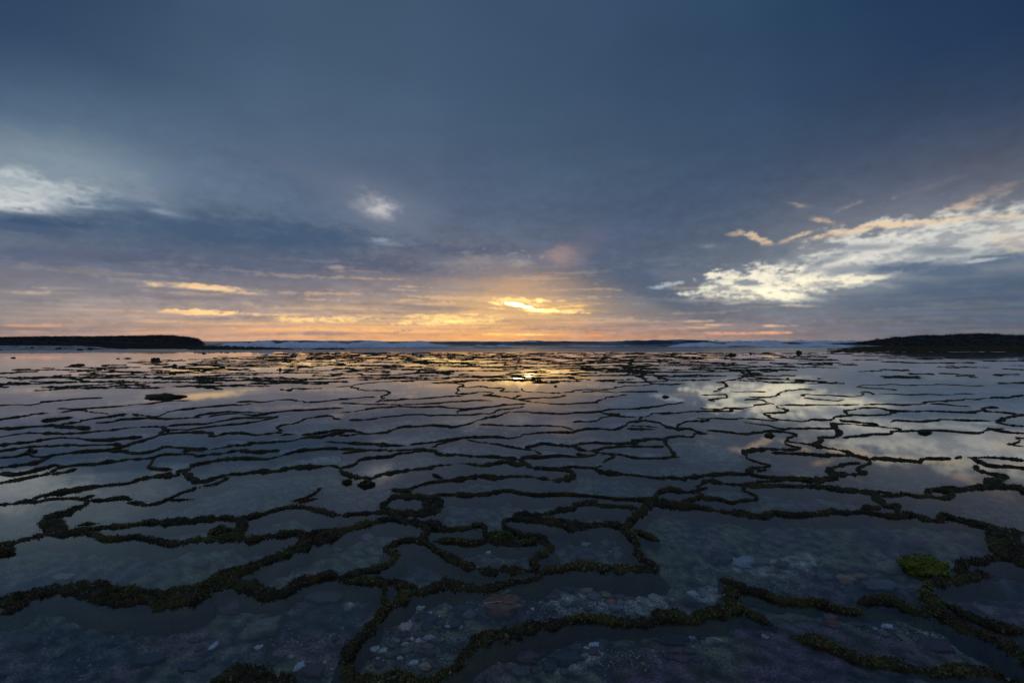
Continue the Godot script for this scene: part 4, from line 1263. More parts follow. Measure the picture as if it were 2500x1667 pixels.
# rims: width factor, key, then x, depth (metres, on the reef) of points along the rim
const RIMS := [
	[1.0, "near", -0.80, 3.62, -0.84, 3.51, -0.89, 3.44, -0.94, 3.37, -0.98, 3.25, -1.00, 3.13, -1.03, 3.02, -1.05, 2.94, -1.05, 2.86, -1.01, 2.77, -0.95, 2.70, -0.88, 2.63, -0.79, 2.63, -0.71, 2.63, -0.62, 2.65, -0.53, 2.64, -0.46, 2.66, -0.42, 2.70, -0.37, 2.76, -0.32, 2.80, -0.30, 2.89, -0.27, 2.97, -0.22, 3.03, -0.13, 3.05, -0.06, 3.05, 0.02, 3.09, 0.12, 3.12, 0.19, 3.18, 0.28, 3.18, 0.38, 3.23, 0.49, 3.25, 0.61, 3.23, 0.75, 3.19, 0.85, 3.18, 0.93, 3.18, 1.00, 3.24, 1.07, 3.30, 1.15, 3.32, 1.21, 3.28, 1.28, 3.25, 1.36, 3.28, 1.44, 3.31, 1.54, 3.33, 1.66, 3.35, 1.77, 3.37],
	[0.95, "second", -1.45, 3.79, -1.34, 3.76, -1.22, 3.78, -1.10, 3.74, -1.00, 3.71, -0.89, 3.68, -0.81, 3.65, -0.72, 3.59, -0.63, 3.62, -0.57, 3.67, -0.46, 3.67, -0.35, 3.65, -0.23, 3.65, -0.14, 3.69, -0.02, 3.74, 0.08, 3.76, 0.17, 3.81, 0.23, 3.90, 0.31, 3.95, 0.42, 3.96, 0.53, 4.01, 0.66, 4.02, 0.78, 3.98, 0.91, 3.97, 1.03, 3.95, 1.13, 3.95, 1.22, 3.98],
	[0.55, "", -1.08, 3.71, -1.03, 3.56, -0.99, 3.46, -0.94, 3.43],
	[1.0, "loop", -1.48, 3.81, -1.41, 3.88, -1.33, 3.93, -1.23, 3.96, -1.14, 4.01, -1.09, 4.06, -1.10, 4.20, -1.16, 4.26, -1.21, 4.35, -1.16, 4.43, -1.10, 4.50, -1.01, 4.53, -0.90, 4.50, -0.80, 4.44, -0.73, 4.35, -0.65, 4.23, -0.56, 4.11, -0.45, 4.01, -0.33, 3.96, -0.20, 3.93, -0.07, 3.96, 0.06, 3.94, 0.15, 3.93],
	[1.25, "hook", 0.13, 3.93, 0.19, 3.98, 0.18, 4.09, 0.23, 4.18, 0.31, 4.23, 0.37, 4.35, 0.33, 4.48, 0.26, 4.58, 0.17, 4.62, 0.08, 4.68, -0.01, 4.75, -0.07, 4.84, -0.09, 4.95, -0.01, 5.04, 0.12, 5.06, 0.27, 5.02, 0.41, 4.98, 0.58, 4.93, 0.73, 4.86, 0.86, 4.89, 1.00, 4.92, 1.11, 4.88, 1.20, 4.83],
	[1.0, "step", -2.13, 4.45, -2.03, 4.54, -1.92, 4.64, -1.82, 4.75, -1.72, 4.84, -1.61, 4.92, -1.50, 4.98, -1.39, 5.05, -1.25, 5.08, -1.10, 5.02, -0.97, 4.95, -0.86, 4.88, -0.74, 4.81, -0.62, 4.80, -0.50, 4.86, -0.39, 4.93, -0.33, 4.88, -0.29, 4.69, -0.26, 4.56],
	[0.9, "", -0.26, 4.54, -0.32, 4.52, -0.43, 4.50, -0.55, 4.53, -0.65, 4.52, -0.71, 4.51, -0.78, 4.50],
	[1.0, "", -0.95, 4.94, -0.89, 4.76, -0.88, 4.62, -0.84, 4.52, -0.76, 4.43],
	[1.5, "", -0.24, 4.54, -0.17, 4.49, -0.07, 4.46, 0.03, 4.45, 0.14, 4.47, 0.23, 4.50, 0.31, 4.47],
	[1.25, "elbow", 2.12, 5.55, 1.96, 5.57, 1.80, 5.58, 1.68, 5.48, 1.55, 5.34, 1.44, 5.20, 1.34, 5.07, 1.23, 4.91, 1.18, 4.79, 1.20, 4.68, 1.23, 4.58, 1.23, 4.44, 1.19, 4.29, 1.20, 4.17, 1.24, 4.09, 1.25, 3.98, 1.18, 3.94],
	[0.9, "", 1.27, 4.76, 1.34, 4.68, 1.40, 4.61, 1.48, 4.52],
	[0.9, "", 2.33, 6.11, 2.14, 6.07, 1.96, 5.96, 1.80, 5.79, 1.69, 5.70, 1.52, 5.70, 1.33, 5.68, 1.17, 5.77, 1.03, 5.83, 0.89, 5.89, 0.70, 5.90, 0.50, 5.87, 0.31, 5.86, 0.18, 5.89, 0.07, 5.95, -0.07, 6.01, -0.23, 5.98, -0.38, 5.90, -0.53, 5.87, -0.72, 5.89, -0.91, 5.89, -1.05, 5.83, -1.20, 5.83, -1.34, 5.86],
	[0.9, "", 1.69, 5.70, 1.67, 5.55, 1.70, 5.49],
	[0.85, "", 0.01, 5.21, 0.14, 5.21, 0.28, 5.19, 0.41, 5.23, 0.56, 5.30, 0.69, 5.38, 0.83, 5.53, 0.98, 5.57, 1.10, 5.49, 1.24, 5.44, 1.40, 5.42, 1.50, 5.39],
	[0.8, "", 0.27, 5.19, 0.28, 5.10, 0.28, 5.02],
	[0.7, "", 0.81, 5.52, 0.96, 5.61, 1.09, 5.68],
	[0.95, "", -1.96, 5.18, -1.89, 5.21, -1.73, 5.23, -1.56, 5.25, -1.40, 5.23, -1.26, 5.25, -1.09, 5.25, -0.97, 5.28, -0.92, 5.38, -0.88, 5.59, -0.95, 5.70, -1.05, 5.72, -1.04, 5.54, -1.04, 5.47],
	[0.95, "ring", -1.43, 5.36, -1.53, 5.39, -1.59, 5.54, -1.56, 5.69, -1.48, 5.81, -1.35, 5.81, -1.24, 5.81, -1.08, 5.75, -0.98, 5.72],
	[0.9, "", -1.47, 5.29, -1.39, 5.19, -1.31, 5.09],
	[0.7, "", -1.65, 6.10, -1.53, 6.07, -1.38, 6.02, -1.33, 5.88, -1.16, 5.78],
	[1.0, "left", -6.35, 5.49, -6.27, 5.52, -6.15, 5.54, -6.07, 5.59, -6.09, 5.70, -6.13, 5.83, -6.07, 5.92, -5.99, 6.01, -5.90, 6.10, -5.79, 6.19, -5.60, 6.25, -5.42, 6.32, -5.40, 6.52, -5.29, 6.63, -5.19, 6.71, -5.01, 6.71],
	[0.8, "", -6.06, 5.54, -5.92, 5.59, -5.89, 5.67, -5.76, 5.72, -5.60, 5.75, -5.46, 5.72, -5.46, 5.83, -5.41, 5.89],
	[1.4, "thick", -5.37, 5.70, -5.24, 5.49, -5.21, 5.35, -5.19, 5.21, -5.21, 5.13, -5.08, 5.00, -4.91, 4.88, -4.83, 4.76, -4.83, 4.66],
	[1.0, "", -4.79, 4.65, -4.87, 4.60, -4.93, 4.53, -4.97, 4.45, -5.03, 4.37],
	[0.75, "", -5.34, 5.67, -5.24, 5.67, -5.14, 5.70, -5.04, 5.75, -4.95, 5.78, -4.83, 5.73],
	[0.55, "", -4.77, 5.60, -4.60, 5.58, -4.46, 5.51, -4.38, 5.57, -4.36, 5.67, -4.35, 5.78, -4.36, 5.95, -4.33, 6.07, -4.29, 6.17],
	[0.4, "", -4.35, 5.72, -4.19, 5.71, -4.04, 5.71],
	[1.0, "long", -4.80, 4.64, -4.67, 4.64, -4.60, 4.69, -4.53, 4.74, -4.44, 4.78, -4.35, 4.85, -4.20, 4.86, -4.09, 4.92, -3.97, 4.97, -3.81, 4.98, -3.68, 5.01, -3.53, 5.04, -3.38, 5.06, -3.22, 5.06, -3.04, 5.04, -2.97, 5.14, -2.89, 5.23, -2.82, 5.37, -2.72, 5.44, -2.56, 5.44, -2.40, 5.39, -2.26, 5.30, -2.12, 5.22, -1.98, 5.21],
	[1.1, "", -3.04, 5.04, -2.93, 4.88, -2.88, 4.73, -2.78, 4.61],
	[0.9, "", -4.46, 4.67, -4.26, 4.62, -4.11, 4.55, -4.00, 4.56, -3.91, 4.60, -3.81, 4.62, -3.68, 4.58, -3.53, 4.52, -3.38, 4.45, -3.28, 4.48, -3.17, 4.52, -3.04, 4.52, -2.94, 4.57, -2.85, 4.60, -2.71, 4.53, -2.59, 4.53, -2.53, 4.61, -2.45, 4.65, -2.35, 4.69, -2.23, 4.71, -2.12, 4.66, -2.03, 4.73, -1.91, 4.79, -1.78, 4.81],
	[0.8, "", -2.23, 4.70, -2.11, 4.58, -2.00, 4.52],
	[0.9, "", -1.75, 4.70, -1.84, 4.62, -1.91, 4.53, -2.01, 4.52, -2.04, 4.42, -2.10, 4.32, -2.16, 4.20, -2.22, 4.12, -2.27, 4.06, -2.30, 3.98, -2.38, 3.93, -2.45, 3.90, -2.52, 3.83, -2.53, 3.76, -2.46, 3.68],
	[0.65, "", -2.26, 4.04, -2.29, 3.91, -2.38, 3.85, -2.43, 3.81, -2.39, 3.71],
	[1.25, "great", -4.02, 3.49, -3.95, 3.49, -3.86, 3.48, -3.80, 3.48, -3.77, 3.51, -3.76, 3.57, -3.73, 3.62, -3.65, 3.65, -3.53, 3.65, -3.39, 3.62, -3.28, 3.60, -3.17, 3.62, -3.07, 3.64, -2.96, 3.59, -2.85, 3.55, -2.71, 3.52, -2.66, 3.55, -2.60, 3.61, -2.55, 3.65, -2.47, 3.67, -2.37, 3.69, -2.29, 3.72, -2.17, 3.67, -2.07, 3.63, -1.95, 3.57, -1.86, 3.56, -1.82, 3.61, -1.79, 3.69, -1.72, 3.76, -1.64, 3.79, -1.56, 3.85, -1.45, 3.82],
	[1.0, "", -3.46, 3.60, -3.24, 3.50, -3.09, 3.44, -2.94, 3.41, -2.87, 3.44, -2.80, 3.46, -2.68, 3.39, -2.64, 3.41, -2.59, 3.46, -2.50, 3.49, -2.45, 3.55, -2.41, 3.62],
	[1.0, "", -3.37, 3.58, -3.20, 3.54, -3.05, 3.51, -2.94, 3.52, -2.81, 3.51],
	[0.9, "", -3.77, 3.29, -3.71, 3.33, -3.70, 3.38, -3.70, 3.44, -3.72, 3.50],
	[1.3, "", -3.98, 3.44, -3.89, 3.44, -3.85, 3.46],
	[2.2, "corner", -1.77, 2.57, -1.73, 2.63, -1.66, 2.66, -1.60, 2.67, -1.52, 2.68, -1.43, 2.66, -1.36, 2.63, -1.26, 2.57],
	[0.35, "", -4.72, 4.91, -4.67, 4.96, -4.55, 4.96],
	[0.4, "", -2.78, 5.67, -2.67, 5.71, -2.61, 5.83, -2.58, 6.02, -2.58, 6.16],
	[0.35, "", -2.66, 5.56, -2.57, 5.64, -2.48, 5.72],
	[1.0, "", 2.04, 6.10, 2.24, 6.01, 2.37, 5.99, 2.51, 6.06, 2.68, 6.17],
	[1.2, "", 2.03, 5.53, 2.16, 5.60, 2.33, 5.74, 2.45, 5.86, 2.44, 5.96],
	[1.0, "terrace", 1.95, 5.51, 2.05, 5.50, 2.18, 5.47, 2.30, 5.42, 2.40, 5.32, 2.52, 5.28, 2.65, 5.27, 2.74, 5.21, 2.82, 5.14, 2.92, 5.14, 3.07, 5.23, 3.18, 5.18, 3.32, 5.17, 3.48, 5.23, 3.65, 5.28, 3.78, 5.28, 3.92, 5.27, 4.09, 5.30, 4.21, 5.25, 4.29, 5.19, 4.41, 5.17, 4.56, 5.23, 4.64, 5.17, 4.68, 5.06, 4.76, 5.04, 4.94, 5.14, 5.01, 5.08, 5.04, 5.00, 5.09, 4.92, 5.13, 4.84, 5.15, 4.76, 5.25, 4.74, 5.33, 4.65],
	[0.95, "", 3.21, 6.23, 3.43, 6.19, 3.65, 6.22, 3.83, 6.19, 4.06, 6.22, 4.24, 6.19, 4.33, 6.10, 4.44, 6.01, 4.62, 5.98, 4.74, 5.89, 4.80, 5.81, 4.98, 5.86, 5.17, 5.92, 5.24, 5.83, 5.39, 5.83, 5.51, 5.75, 5.70, 5.83, 5.79, 5.98, 5.76, 6.06, 5.65, 6.06, 5.52, 5.91],
	[1.0, "", 5.80, 6.00, 6.04, 6.06, 6.25, 6.10, 6.49, 6.16, 6.70, 6.19, 6.78, 6.13, 6.89, 6.08],
	[1.2, "", 4.76, 5.78, 4.59, 5.54, 4.59, 5.44, 4.70, 5.44, 4.49, 5.25],
	[1.0, "", 4.22, 5.41, 4.36, 5.41, 4.46, 5.38],
	[1.0, "", 2.40, 5.74, 2.56, 5.72, 2.67, 5.64, 2.76, 5.57, 2.89, 5.64, 3.07, 5.72, 3.14, 5.89, 3.12, 6.04, 3.19, 6.22, 3.24, 6.35],
	[1.9, "mass", 5.09, 4.75, 5.00, 4.61, 4.87, 4.45, 4.71, 4.32, 4.59, 4.18, 4.61, 4.12, 4.59, 3.98],
	[1.5, "", 5.17, 4.69, 5.06, 4.52, 4.83, 4.32, 4.65, 4.20],
	[1.1, "curl", 4.57, 4.17, 4.41, 4.12, 4.25, 4.06, 4.17, 4.08, 4.07, 4.06, 3.96, 3.98, 3.88, 3.88, 3.93, 3.85, 4.05, 3.89, 4.05, 3.85, 3.91, 3.80, 3.79, 3.78, 3.67, 3.76, 3.57, 3.76, 3.45, 3.71, 3.32, 3.64],
	[1.45, "wall", 3.33, 3.65, 3.25, 3.56, 3.22, 3.48, 3.15, 3.39, 3.14, 3.33, 3.17, 3.27, 3.16, 3.19, 3.17, 3.14, 3.22, 3.11, 3.25, 3.06, 3.26, 3.00, 3.25, 2.93, 3.21, 2.85, 3.17, 2.73],
	[0.9, "", 3.28, 3.44, 3.29, 3.37, 3.30, 3.30, 3.34, 3.24, 3.38, 3.19, 3.42, 3.16, 3.48, 3.14, 3.58, 3.11],
	[0.8, "", 2.63, 3.44, 2.71, 3.47, 2.80, 3.48, 2.88, 3.48, 2.93, 3.44, 2.95, 3.38, 2.97, 3.33, 3.03, 3.31, 3.10, 3.31],
	[0.55, "thin", 1.73, 3.79, 1.79, 3.75, 1.83, 3.67, 1.88, 3.64, 1.94, 3.60, 1.99, 3.56, 2.03, 3.51, 2.08, 3.47, 2.15, 3.45, 2.23, 3.43, 2.31, 3.43, 2.37, 3.41, 2.42, 3.38, 2.48, 3.35, 2.54, 3.33, 2.60, 3.31],
	[0.9, "", 1.82, 3.65, 1.73, 3.59, 1.67, 3.48, 1.69, 3.42, 1.72, 3.38, 1.68, 3.35],
	[0.5, "", 1.71, 3.35, 1.75, 3.30, 1.80, 3.24, 1.83, 3.19, 1.85, 3.15],
	[0.7, "front", 1.88, 3.05, 1.92, 3.03, 1.98, 3.00, 2.03, 2.97, 2.08, 2.93, 2.12, 2.89, 2.15, 2.85, 2.20, 2.82, 2.25, 2.79, 2.34, 2.79, 2.40, 2.78, 2.46, 2.75, 2.52, 2.72, 2.61, 2.72, 2.70, 2.73, 2.79, 2.73, 2.87, 2.73, 2.91, 2.71, 2.93, 2.67, 2.95, 2.63, 2.98, 2.58],
	[1.0, "hairpin", -5.01, 6.71, -5.09, 6.91, -5.10, 7.10, -5.15, 7.34, -5.05, 7.48, -4.94, 7.60, -4.70, 7.62, -4.48, 7.67, -4.23, 7.67, -4.11, 7.81, -4.01, 8.02, -3.85, 8.24, -3.63, 8.35, -3.38, 8.40, -3.15, 8.35],
	[1.2, "", -5.08, 7.07, -4.90, 6.77, -4.66, 6.55, -4.41, 6.43, -4.34, 6.58, -4.24, 6.74, -4.07, 6.81, -3.91, 6.93, -3.71, 6.97, -3.54, 7.09, -3.33, 7.13, -3.14, 7.21, -2.92, 7.26, -2.72, 7.15],
	[0.7, "", -4.24, 6.25, -4.14, 6.32, -4.13, 6.45, -4.17, 6.64],
	[0.5, "", -4.43, 5.98, -4.33, 6.04, -4.29, 6.17],
	[1.0, "", -7.24, 6.30, -7.22, 6.35, -7.16, 6.45, -7.11, 6.55, -7.09, 6.70, -7.04, 6.77, -7.09, 6.93, -7.17, 7.17, -7.02, 7.26, -6.83, 7.30, -6.76, 7.43, -6.60, 7.52, -6.47, 7.67, -6.22, 7.67, -6.15, 7.76, -6.18, 7.97, -5.99, 8.02, -5.71, 7.96, -5.47, 7.86, -5.33, 7.97, -5.16, 8.07, -5.03, 8.24, -4.81, 8.24, -4.52, 8.18, -4.28, 8.24],
	[1.2, "", -7.74, 6.74, -7.70, 6.77, -7.50, 6.77, -7.43, 6.89, -7.43, 7.09, -7.42, 7.26, -7.23, 7.26],
	[0.8, "", -6.80, 7.09, -6.84, 6.93, -6.90, 6.85, -6.99, 6.77],
	[0.9, "", -6.11, 7.72, -6.00, 7.51, -5.82, 7.17, -5.61, 7.05, -5.44, 7.01, -5.30, 7.01],
	[0.9, "", -8.15, 7.09, -8.10, 7.13, -8.01, 7.21, -7.92, 7.30, -7.87, 7.43, -8.00, 7.70, -8.05, 7.83],
	[1.0, "", -8.87, 7.72, -8.83, 7.76, -8.65, 7.81, -8.70, 8.04, -8.35, 7.86, -8.16, 7.85, -8.07, 7.97, -7.94, 8.07, -7.76, 8.13, -7.60, 8.24, -7.43, 8.35, -7.39, 8.58, -7.40, 8.83, -7.47, 9.17, -7.49, 9.45, -7.49, 9.74, -7.34, 9.83, -7.11, 9.91, -6.81, 9.89, -6.55, 9.75, -6.49, 9.52, -6.31, 9.52, -6.20, 9.74, -6.00, 9.83, -5.70, 9.75, -5.42, 9.60, -5.29, 9.75, -5.14, 9.89, -4.92, 9.83],
	[1.0, "", -7.35, 8.29, -7.12, 8.24, -6.86, 8.13, -6.66, 8.07, -6.61, 8.24, -6.60, 8.47, -6.45, 8.52, -6.19, 8.47, -5.97, 8.47, -5.73, 8.40, -5.75, 8.24, -5.93, 8.24, -5.89, 8.06],
	[1.0, "", -5.69, 8.35, -5.52, 8.41, -5.41, 8.58, -5.22, 8.65, -5.11, 8.83, -4.91, 8.90, -4.66, 8.96, -4.43, 9.03, -4.32, 9.23, -4.17, 9.38, -3.99, 9.45, -3.89, 9.83, -3.75, 10.06],
	[1.1, "", -8.71, 8.04, -8.90, 8.28, -8.66, 8.17, -8.73, 8.29],
	[1.0, "", -9.41, 8.18, -9.36, 8.24, -9.25, 8.35, -9.19, 8.52, -9.01, 8.58, -8.82, 8.65, -8.65, 8.71, -8.37, 8.71, -8.09, 8.71, -7.80, 8.71, -7.47, 8.68],
	[1.0, "", -9.94, 8.65, -9.90, 8.71, -9.78, 8.83, -9.59, 8.90, -9.51, 9.10, -9.43, 9.31, -9.13, 9.31, -8.76, 9.23, -8.39, 9.17, -8.10, 9.17, -7.92, 9.31, -7.71, 9.41],
	[1.0, "", -10.78, 9.38, -10.74, 9.45, -10.65, 9.64, -10.54, 9.83, -10.22, 9.83, -9.82, 9.75, -9.58, 9.83, -9.33, 9.91, -9.23, 10.07, -9.04, 10.16, -8.92, 10.33, -8.80, 10.51, -8.59, 10.58, -8.26, 10.51, -7.98, 10.29, -7.66, 9.83, -7.41, 9.74],
	[1.6, "", -8.08, 10.42, -7.79, 10.12, -7.63, 9.83],
	[0.8, "", -8.23, 10.60, -8.06, 10.79, -7.81, 10.88, -7.49, 10.88, -7.37, 11.18, -7.24, 11.50, -7.08, 11.72, -6.84, 11.83, -6.53, 11.83, -6.37, 12.00],
	[0.7, "", -7.80, 10.23, -7.55, 10.24, -7.31, 10.23, -7.24, 10.42, -7.09, 10.60, -6.87, 10.79, -6.64, 10.88, -6.48, 11.08, -6.30, 11.29, -6.28, 11.59, -6.26, 12.09],
	[1.8, "", -11.78, 10.24, -11.74, 10.33, -11.41, 10.33, -11.26, 10.51, -11.02, 10.60, -10.86, 10.79, -10.80, 11.08, -10.78, 11.29, -10.89, 11.72, -10.79, 11.95, -10.69, 12.19, -10.58, 12.44],
	[2.2, "", -11.91, 11.29, -11.76, 11.46, -11.68, 11.67, -11.58, 11.90],
	[2.0, "", -11.11, 10.79, -10.60, 10.60, -10.08, 10.42, -9.70, 10.33],
	[1.2, "", -10.29, 11.08, -10.02, 11.18, -9.97, 11.50, -9.80, 11.61, -9.59, 11.72, -9.29, 11.72, -8.88, 11.59, -8.68, 11.72, -8.45, 11.83, -8.13, 11.83],
	[1.2, "", -13.10, 11.39, -13.07, 11.50, -13.14, 11.83, -13.09, 12.07, -13.13, 12.44, -12.95, 12.64],
	[0.9, "", -12.73, 12.64, -12.66, 12.91, -12.49, 13.08, -11.79, 12.70, -11.15, 12.44],
	[1.0, "", -10.50, 12.44, -9.98, 12.19, -9.55, 11.95, -9.61, 12.44, -9.69, 12.97, -9.61, 13.39, -9.38, 13.69, -9.09, 13.85, -8.93, 14.17, -8.56, 14.17, -8.36, 14.51],
	[0.9, "", -8.53, 12.04, -8.48, 12.44, -8.25, 12.70, -7.92, 12.83, -7.42, 12.70, -7.03, 12.70],
	[0.9, "", -8.04, 11.90, -8.00, 12.31, -7.71, 12.49, -7.05, 12.19, -6.87, 12.44, -6.71, 12.75, -6.34, 13.02, -5.91, 13.19, -5.48, 13.39, -5.05, 13.54],
	[1.0, "", -16.22, 14.11, -16.11, 14.17, -15.65, 14.17, -15.19, 14.17, -15.45, 14.86, -15.34, 15.23, -15.22, 15.62, -14.91, 15.83, -14.58, 16.04],
	[0.8, "", -13.57, 13.39, -13.02, 13.36, -12.75, 13.54, -12.45, 13.69, -12.14, 13.85, -12.02, 14.24, -11.72, 14.44, -11.58, 14.86, -11.32, 15.16, -10.94, 15.31],
	[0.9, "", -5.35, 10.29, -5.48, 10.77, -5.35, 10.98, -5.28, 11.29, -5.27, 11.83, -5.10, 12.07, -4.77, 11.95, -4.39, 11.59],
	[0.9, "", -5.35, 10.29, -5.15, 10.06],
	[1.0, "", -4.48, 9.58, -4.34, 9.75, -4.18, 9.89, -4.05, 10.06, -3.79, 10.16],
	[0.8, "", -4.95, 9.58, -4.81, 9.67, -4.61, 9.67],
	[0.7, "", -3.73, 8.96, -3.31, 8.88],
	[1.6, "", -6.00, 8.18, -5.97, 8.35, -5.78, 8.35],
	[1.2, "", -4.32, 9.38, -4.21, 9.52, -4.02, 9.52],
	[0.8, "", -9.17, 14.86, -8.77, 15.01, -8.21, 14.86, -7.96, 15.31, -7.52, 15.43, -6.76, 14.86, -6.35, 15.05, -6.01, 15.43, -5.58, 15.62],
	[1.0, "", -2.75, 7.15, -2.63, 7.26, -2.60, 7.43, -2.56, 7.62, -2.40, 7.72, -2.20, 7.81, -2.03, 7.97, -1.85, 8.07, -1.74, 8.18, -1.54, 8.24, -1.34, 8.02, -1.12, 7.92, -0.92, 7.97, -0.71, 7.92, -0.50, 7.86, -0.29, 7.81, -0.12, 7.72, 0.03, 7.66, 0.12, 7.62],
	[1.3, "serpent", -2.74, 7.15, -2.48, 6.77, -2.29, 6.63, -2.09, 6.58, -1.99, 6.70, -1.88, 6.85, -1.70, 6.93, -1.52, 7.01, -1.35, 7.09, -1.24, 7.26, -1.03, 7.30, -0.81, 7.38, -0.56, 7.30, -0.35, 7.39, -0.16, 7.47, 0.06, 7.34, 0.22, 7.29, 0.33, 7.13, 0.54, 7.09, 0.74, 7.05, 0.91, 6.93, 0.92, 6.70, 0.77, 6.55, 0.62, 6.45, 0.51, 6.48],
	[1.1, "", 0.51, 6.48, 0.39, 6.59, 0.25, 6.66, 0.07, 6.66, -0.12, 6.59, -0.29, 6.59, -0.47, 6.66, -0.62, 6.63, -0.80, 6.52, -0.96, 6.45, -1.13, 6.38, -1.25, 6.25, -1.38, 6.13, -1.41, 6.02, -1.52, 6.04, -1.65, 6.10],
	[0.7, "", -1.23, 6.81, -1.07, 6.63, -0.96, 6.54],
	[1.2, "", -3.18, 8.33, -2.97, 8.35, -2.71, 8.29, -2.45, 8.33, -2.14, 8.28, -1.90, 8.28, -1.66, 8.28, -1.39, 8.07],
	[1.8, "", -2.76, 8.71, -2.51, 8.71, -2.21, 8.65, -1.98, 8.58],
	[0.9, "", -3.06, 8.02, -2.89, 8.18, -2.70, 8.29],
	[0.8, "", -3.39, 8.88, -3.12, 8.83, -2.83, 8.83, -2.48, 8.71],
	[0.9, "", -1.99, 8.68, -1.77, 8.83, -1.56, 8.96, -1.33, 9.17, -1.08, 9.31, -0.90, 9.38, -0.66, 9.43, -0.36, 9.43, -0.08, 9.31, 0.17, 9.52, 0.39, 9.74, 0.69, 9.89, 0.98, 9.91, 1.31, 9.99, 1.61, 10.23, 1.96, 10.33, 2.28, 10.24, 2.61, 10.51],
	[0.6, "", -1.58, 8.47, -1.45, 8.63, -1.37, 8.83, -1.22, 9.03, -1.04, 9.23],
	[0.8, "", -0.96, 9.10, -0.69, 8.96, -0.42, 8.83, -0.19, 8.65, 0.04, 8.47, 0.23, 8.35, 0.40, 8.28],
	[0.9, "", 0.26, 8.44, 0.46, 8.65, 0.64, 8.83, 0.81, 8.77, 0.97, 8.71, 1.12, 8.52, 1.31, 8.35, 1.52, 8.29, 1.78, 8.51, 2.07, 8.58, 2.35, 8.58, 2.63, 8.58, 2.89, 8.58],
	[0.9, "", 1.10, 8.63, 1.39, 8.83, 1.69, 8.90, 1.96, 8.83, 2.24, 8.81, 2.47, 8.90, 2.38, 9.02, 2.60, 9.17, 2.89, 9.23, 3.11, 9.15],
	[1.0, "", 1.52, 8.28, 1.56, 8.07, 1.74, 7.97, 1.96, 7.92, 2.18, 7.76, 2.38, 7.67, 2.62, 7.72, 2.83, 7.81, 2.91, 7.81],
	[1.4, "", 2.87, 7.79, 2.98, 8.24, 2.98, 8.47, 2.96, 8.71, 3.18, 9.21, 3.44, 9.43, 3.66, 9.52],
	[0.8, "", 1.10, 8.02, 1.29, 7.90, 1.51, 8.02],
	[0.9, "", 0.16, 7.60, 0.24, 7.76, 0.42, 7.81, 0.62, 7.86, 0.88, 7.86, 1.13, 7.81, 1.35, 7.92],
	[0.6, "", 0.55, 8.04, 0.39, 8.26],
	[1.1, "", 0.13, 7.62, 0.16, 7.47, 0.25, 7.29],
	[0.8, "", 1.51, 7.47, 1.67, 7.62, 1.81, 7.92],
	[1.0, "", 0.70, 7.05, 0.92, 7.17, 1.13, 7.17, 1.30, 7.12, 1.34, 6.93, 1.47, 6.81, 1.64, 6.80, 1.83, 6.77, 2.01, 6.70, 2.18, 6.63, 2.34, 6.65, 2.54, 6.54],
	[0.6, "", 1.32, 7.20, 1.43, 7.30],
	[1.0, "", -3.69, 9.57, -3.44, 9.58, -3.28, 9.74, -3.09, 9.75, -2.94, 9.89, -2.75, 9.99, -2.64, 10.33, -2.49, 10.58, -2.22, 10.60, -1.93, 10.69, -1.57, 10.60, -1.29, 10.60, -1.12, 10.88, -0.90, 11.29, -0.71, 11.72, -0.45, 11.95, -0.27, 12.44, -0.05, 12.83],
	[0.8, "", -3.93, 10.19, -3.61, 10.06, -3.37, 9.91, -3.11, 9.75],
	[0.7, "", -0.86, 10.79, -0.48, 10.84, -0.09, 10.73, 0.29, 10.73, 0.67, 10.69, 1.01, 10.60, 1.30, 10.42, 1.42, 10.16],
	[0.8, "", -4.20, 11.39, -3.87, 11.50, -3.56, 11.72, -3.28, 11.95, -2.99, 12.19, -2.62, 12.31, -2.20, 12.19, -1.81, 12.19, -1.50, 12.29, -1.18, 12.31, -0.87, 12.44, -0.52, 12.31],
	[0.6, "", -1.51, 12.39, -1.49, 12.91, -1.19, 13.25, -0.83, 13.39],
	[0.9, "", -4.87, 12.64, -4.48, 12.83, -4.25, 13.39, -3.90, 13.69, -3.49, 13.85, -3.01, 13.69, -2.59, 13.85, -2.14, 13.85, -1.74, 13.54, -1.37, 13.39, -0.95, 13.54, -0.61, 13.85, -0.26, 14.17, 0.11, 14.34, 0.51, 14.51],
	[0.8, "", -0.63, 12.39, -0.32, 13.11, 0.06, 13.54, 0.40, 13.85],
	[0.8, "", -0.11, 12.70, 0.31, 12.83, 0.63, 12.57, 1.04, 12.57, 1.43, 12.44, 1.83, 12.70, 2.24, 12.70, 2.63, 12.97, 3.06, 13.39, 3.41, 13.39, 3.89, 13.54, 4.29, 13.69, 4.86, 14.34, 5.30, 14.51, 5.72, 14.86],
	[0.9, "", 2.51, 12.80, 2.68, 12.44, 2.89, 12.29, 2.64, 12.04, 2.40, 11.83, 2.16, 11.39, 1.92, 11.29, 1.69, 11.24, 1.49, 11.08],
	[0.8, "", 2.64, 12.04, 3.00, 11.95, 3.33, 11.95],
	[1.0, "", 3.33, 11.46, 3.60, 12.14, 3.97, 12.44, 4.38, 12.57, 4.88, 12.70],
	[1.2, "", 3.33, 11.46, 3.48, 11.24, 3.61, 10.96, 3.67, 10.51, 3.77, 10.24, 3.89, 10.12],
	[1.0, "", 2.57, 10.42, 2.81, 11.04, 3.16, 11.24, 3.33, 11.29],
	[0.8, "", 2.72, 10.69, 3.07, 10.69, 3.42, 10.58],
	[0.8, "", 2.59, 10.29, 2.94, 10.24, 3.28, 10.23],
	[0.8, "", -5.59, 14.51, -5.07, 14.51, -4.54, 14.34, -3.89, 14.34, -3.43, 14.34, -2.96, 14.34, -2.53, 14.51, -2.10, 14.86, -1.64, 15.05, -1.17, 15.23, -0.65, 15.23],
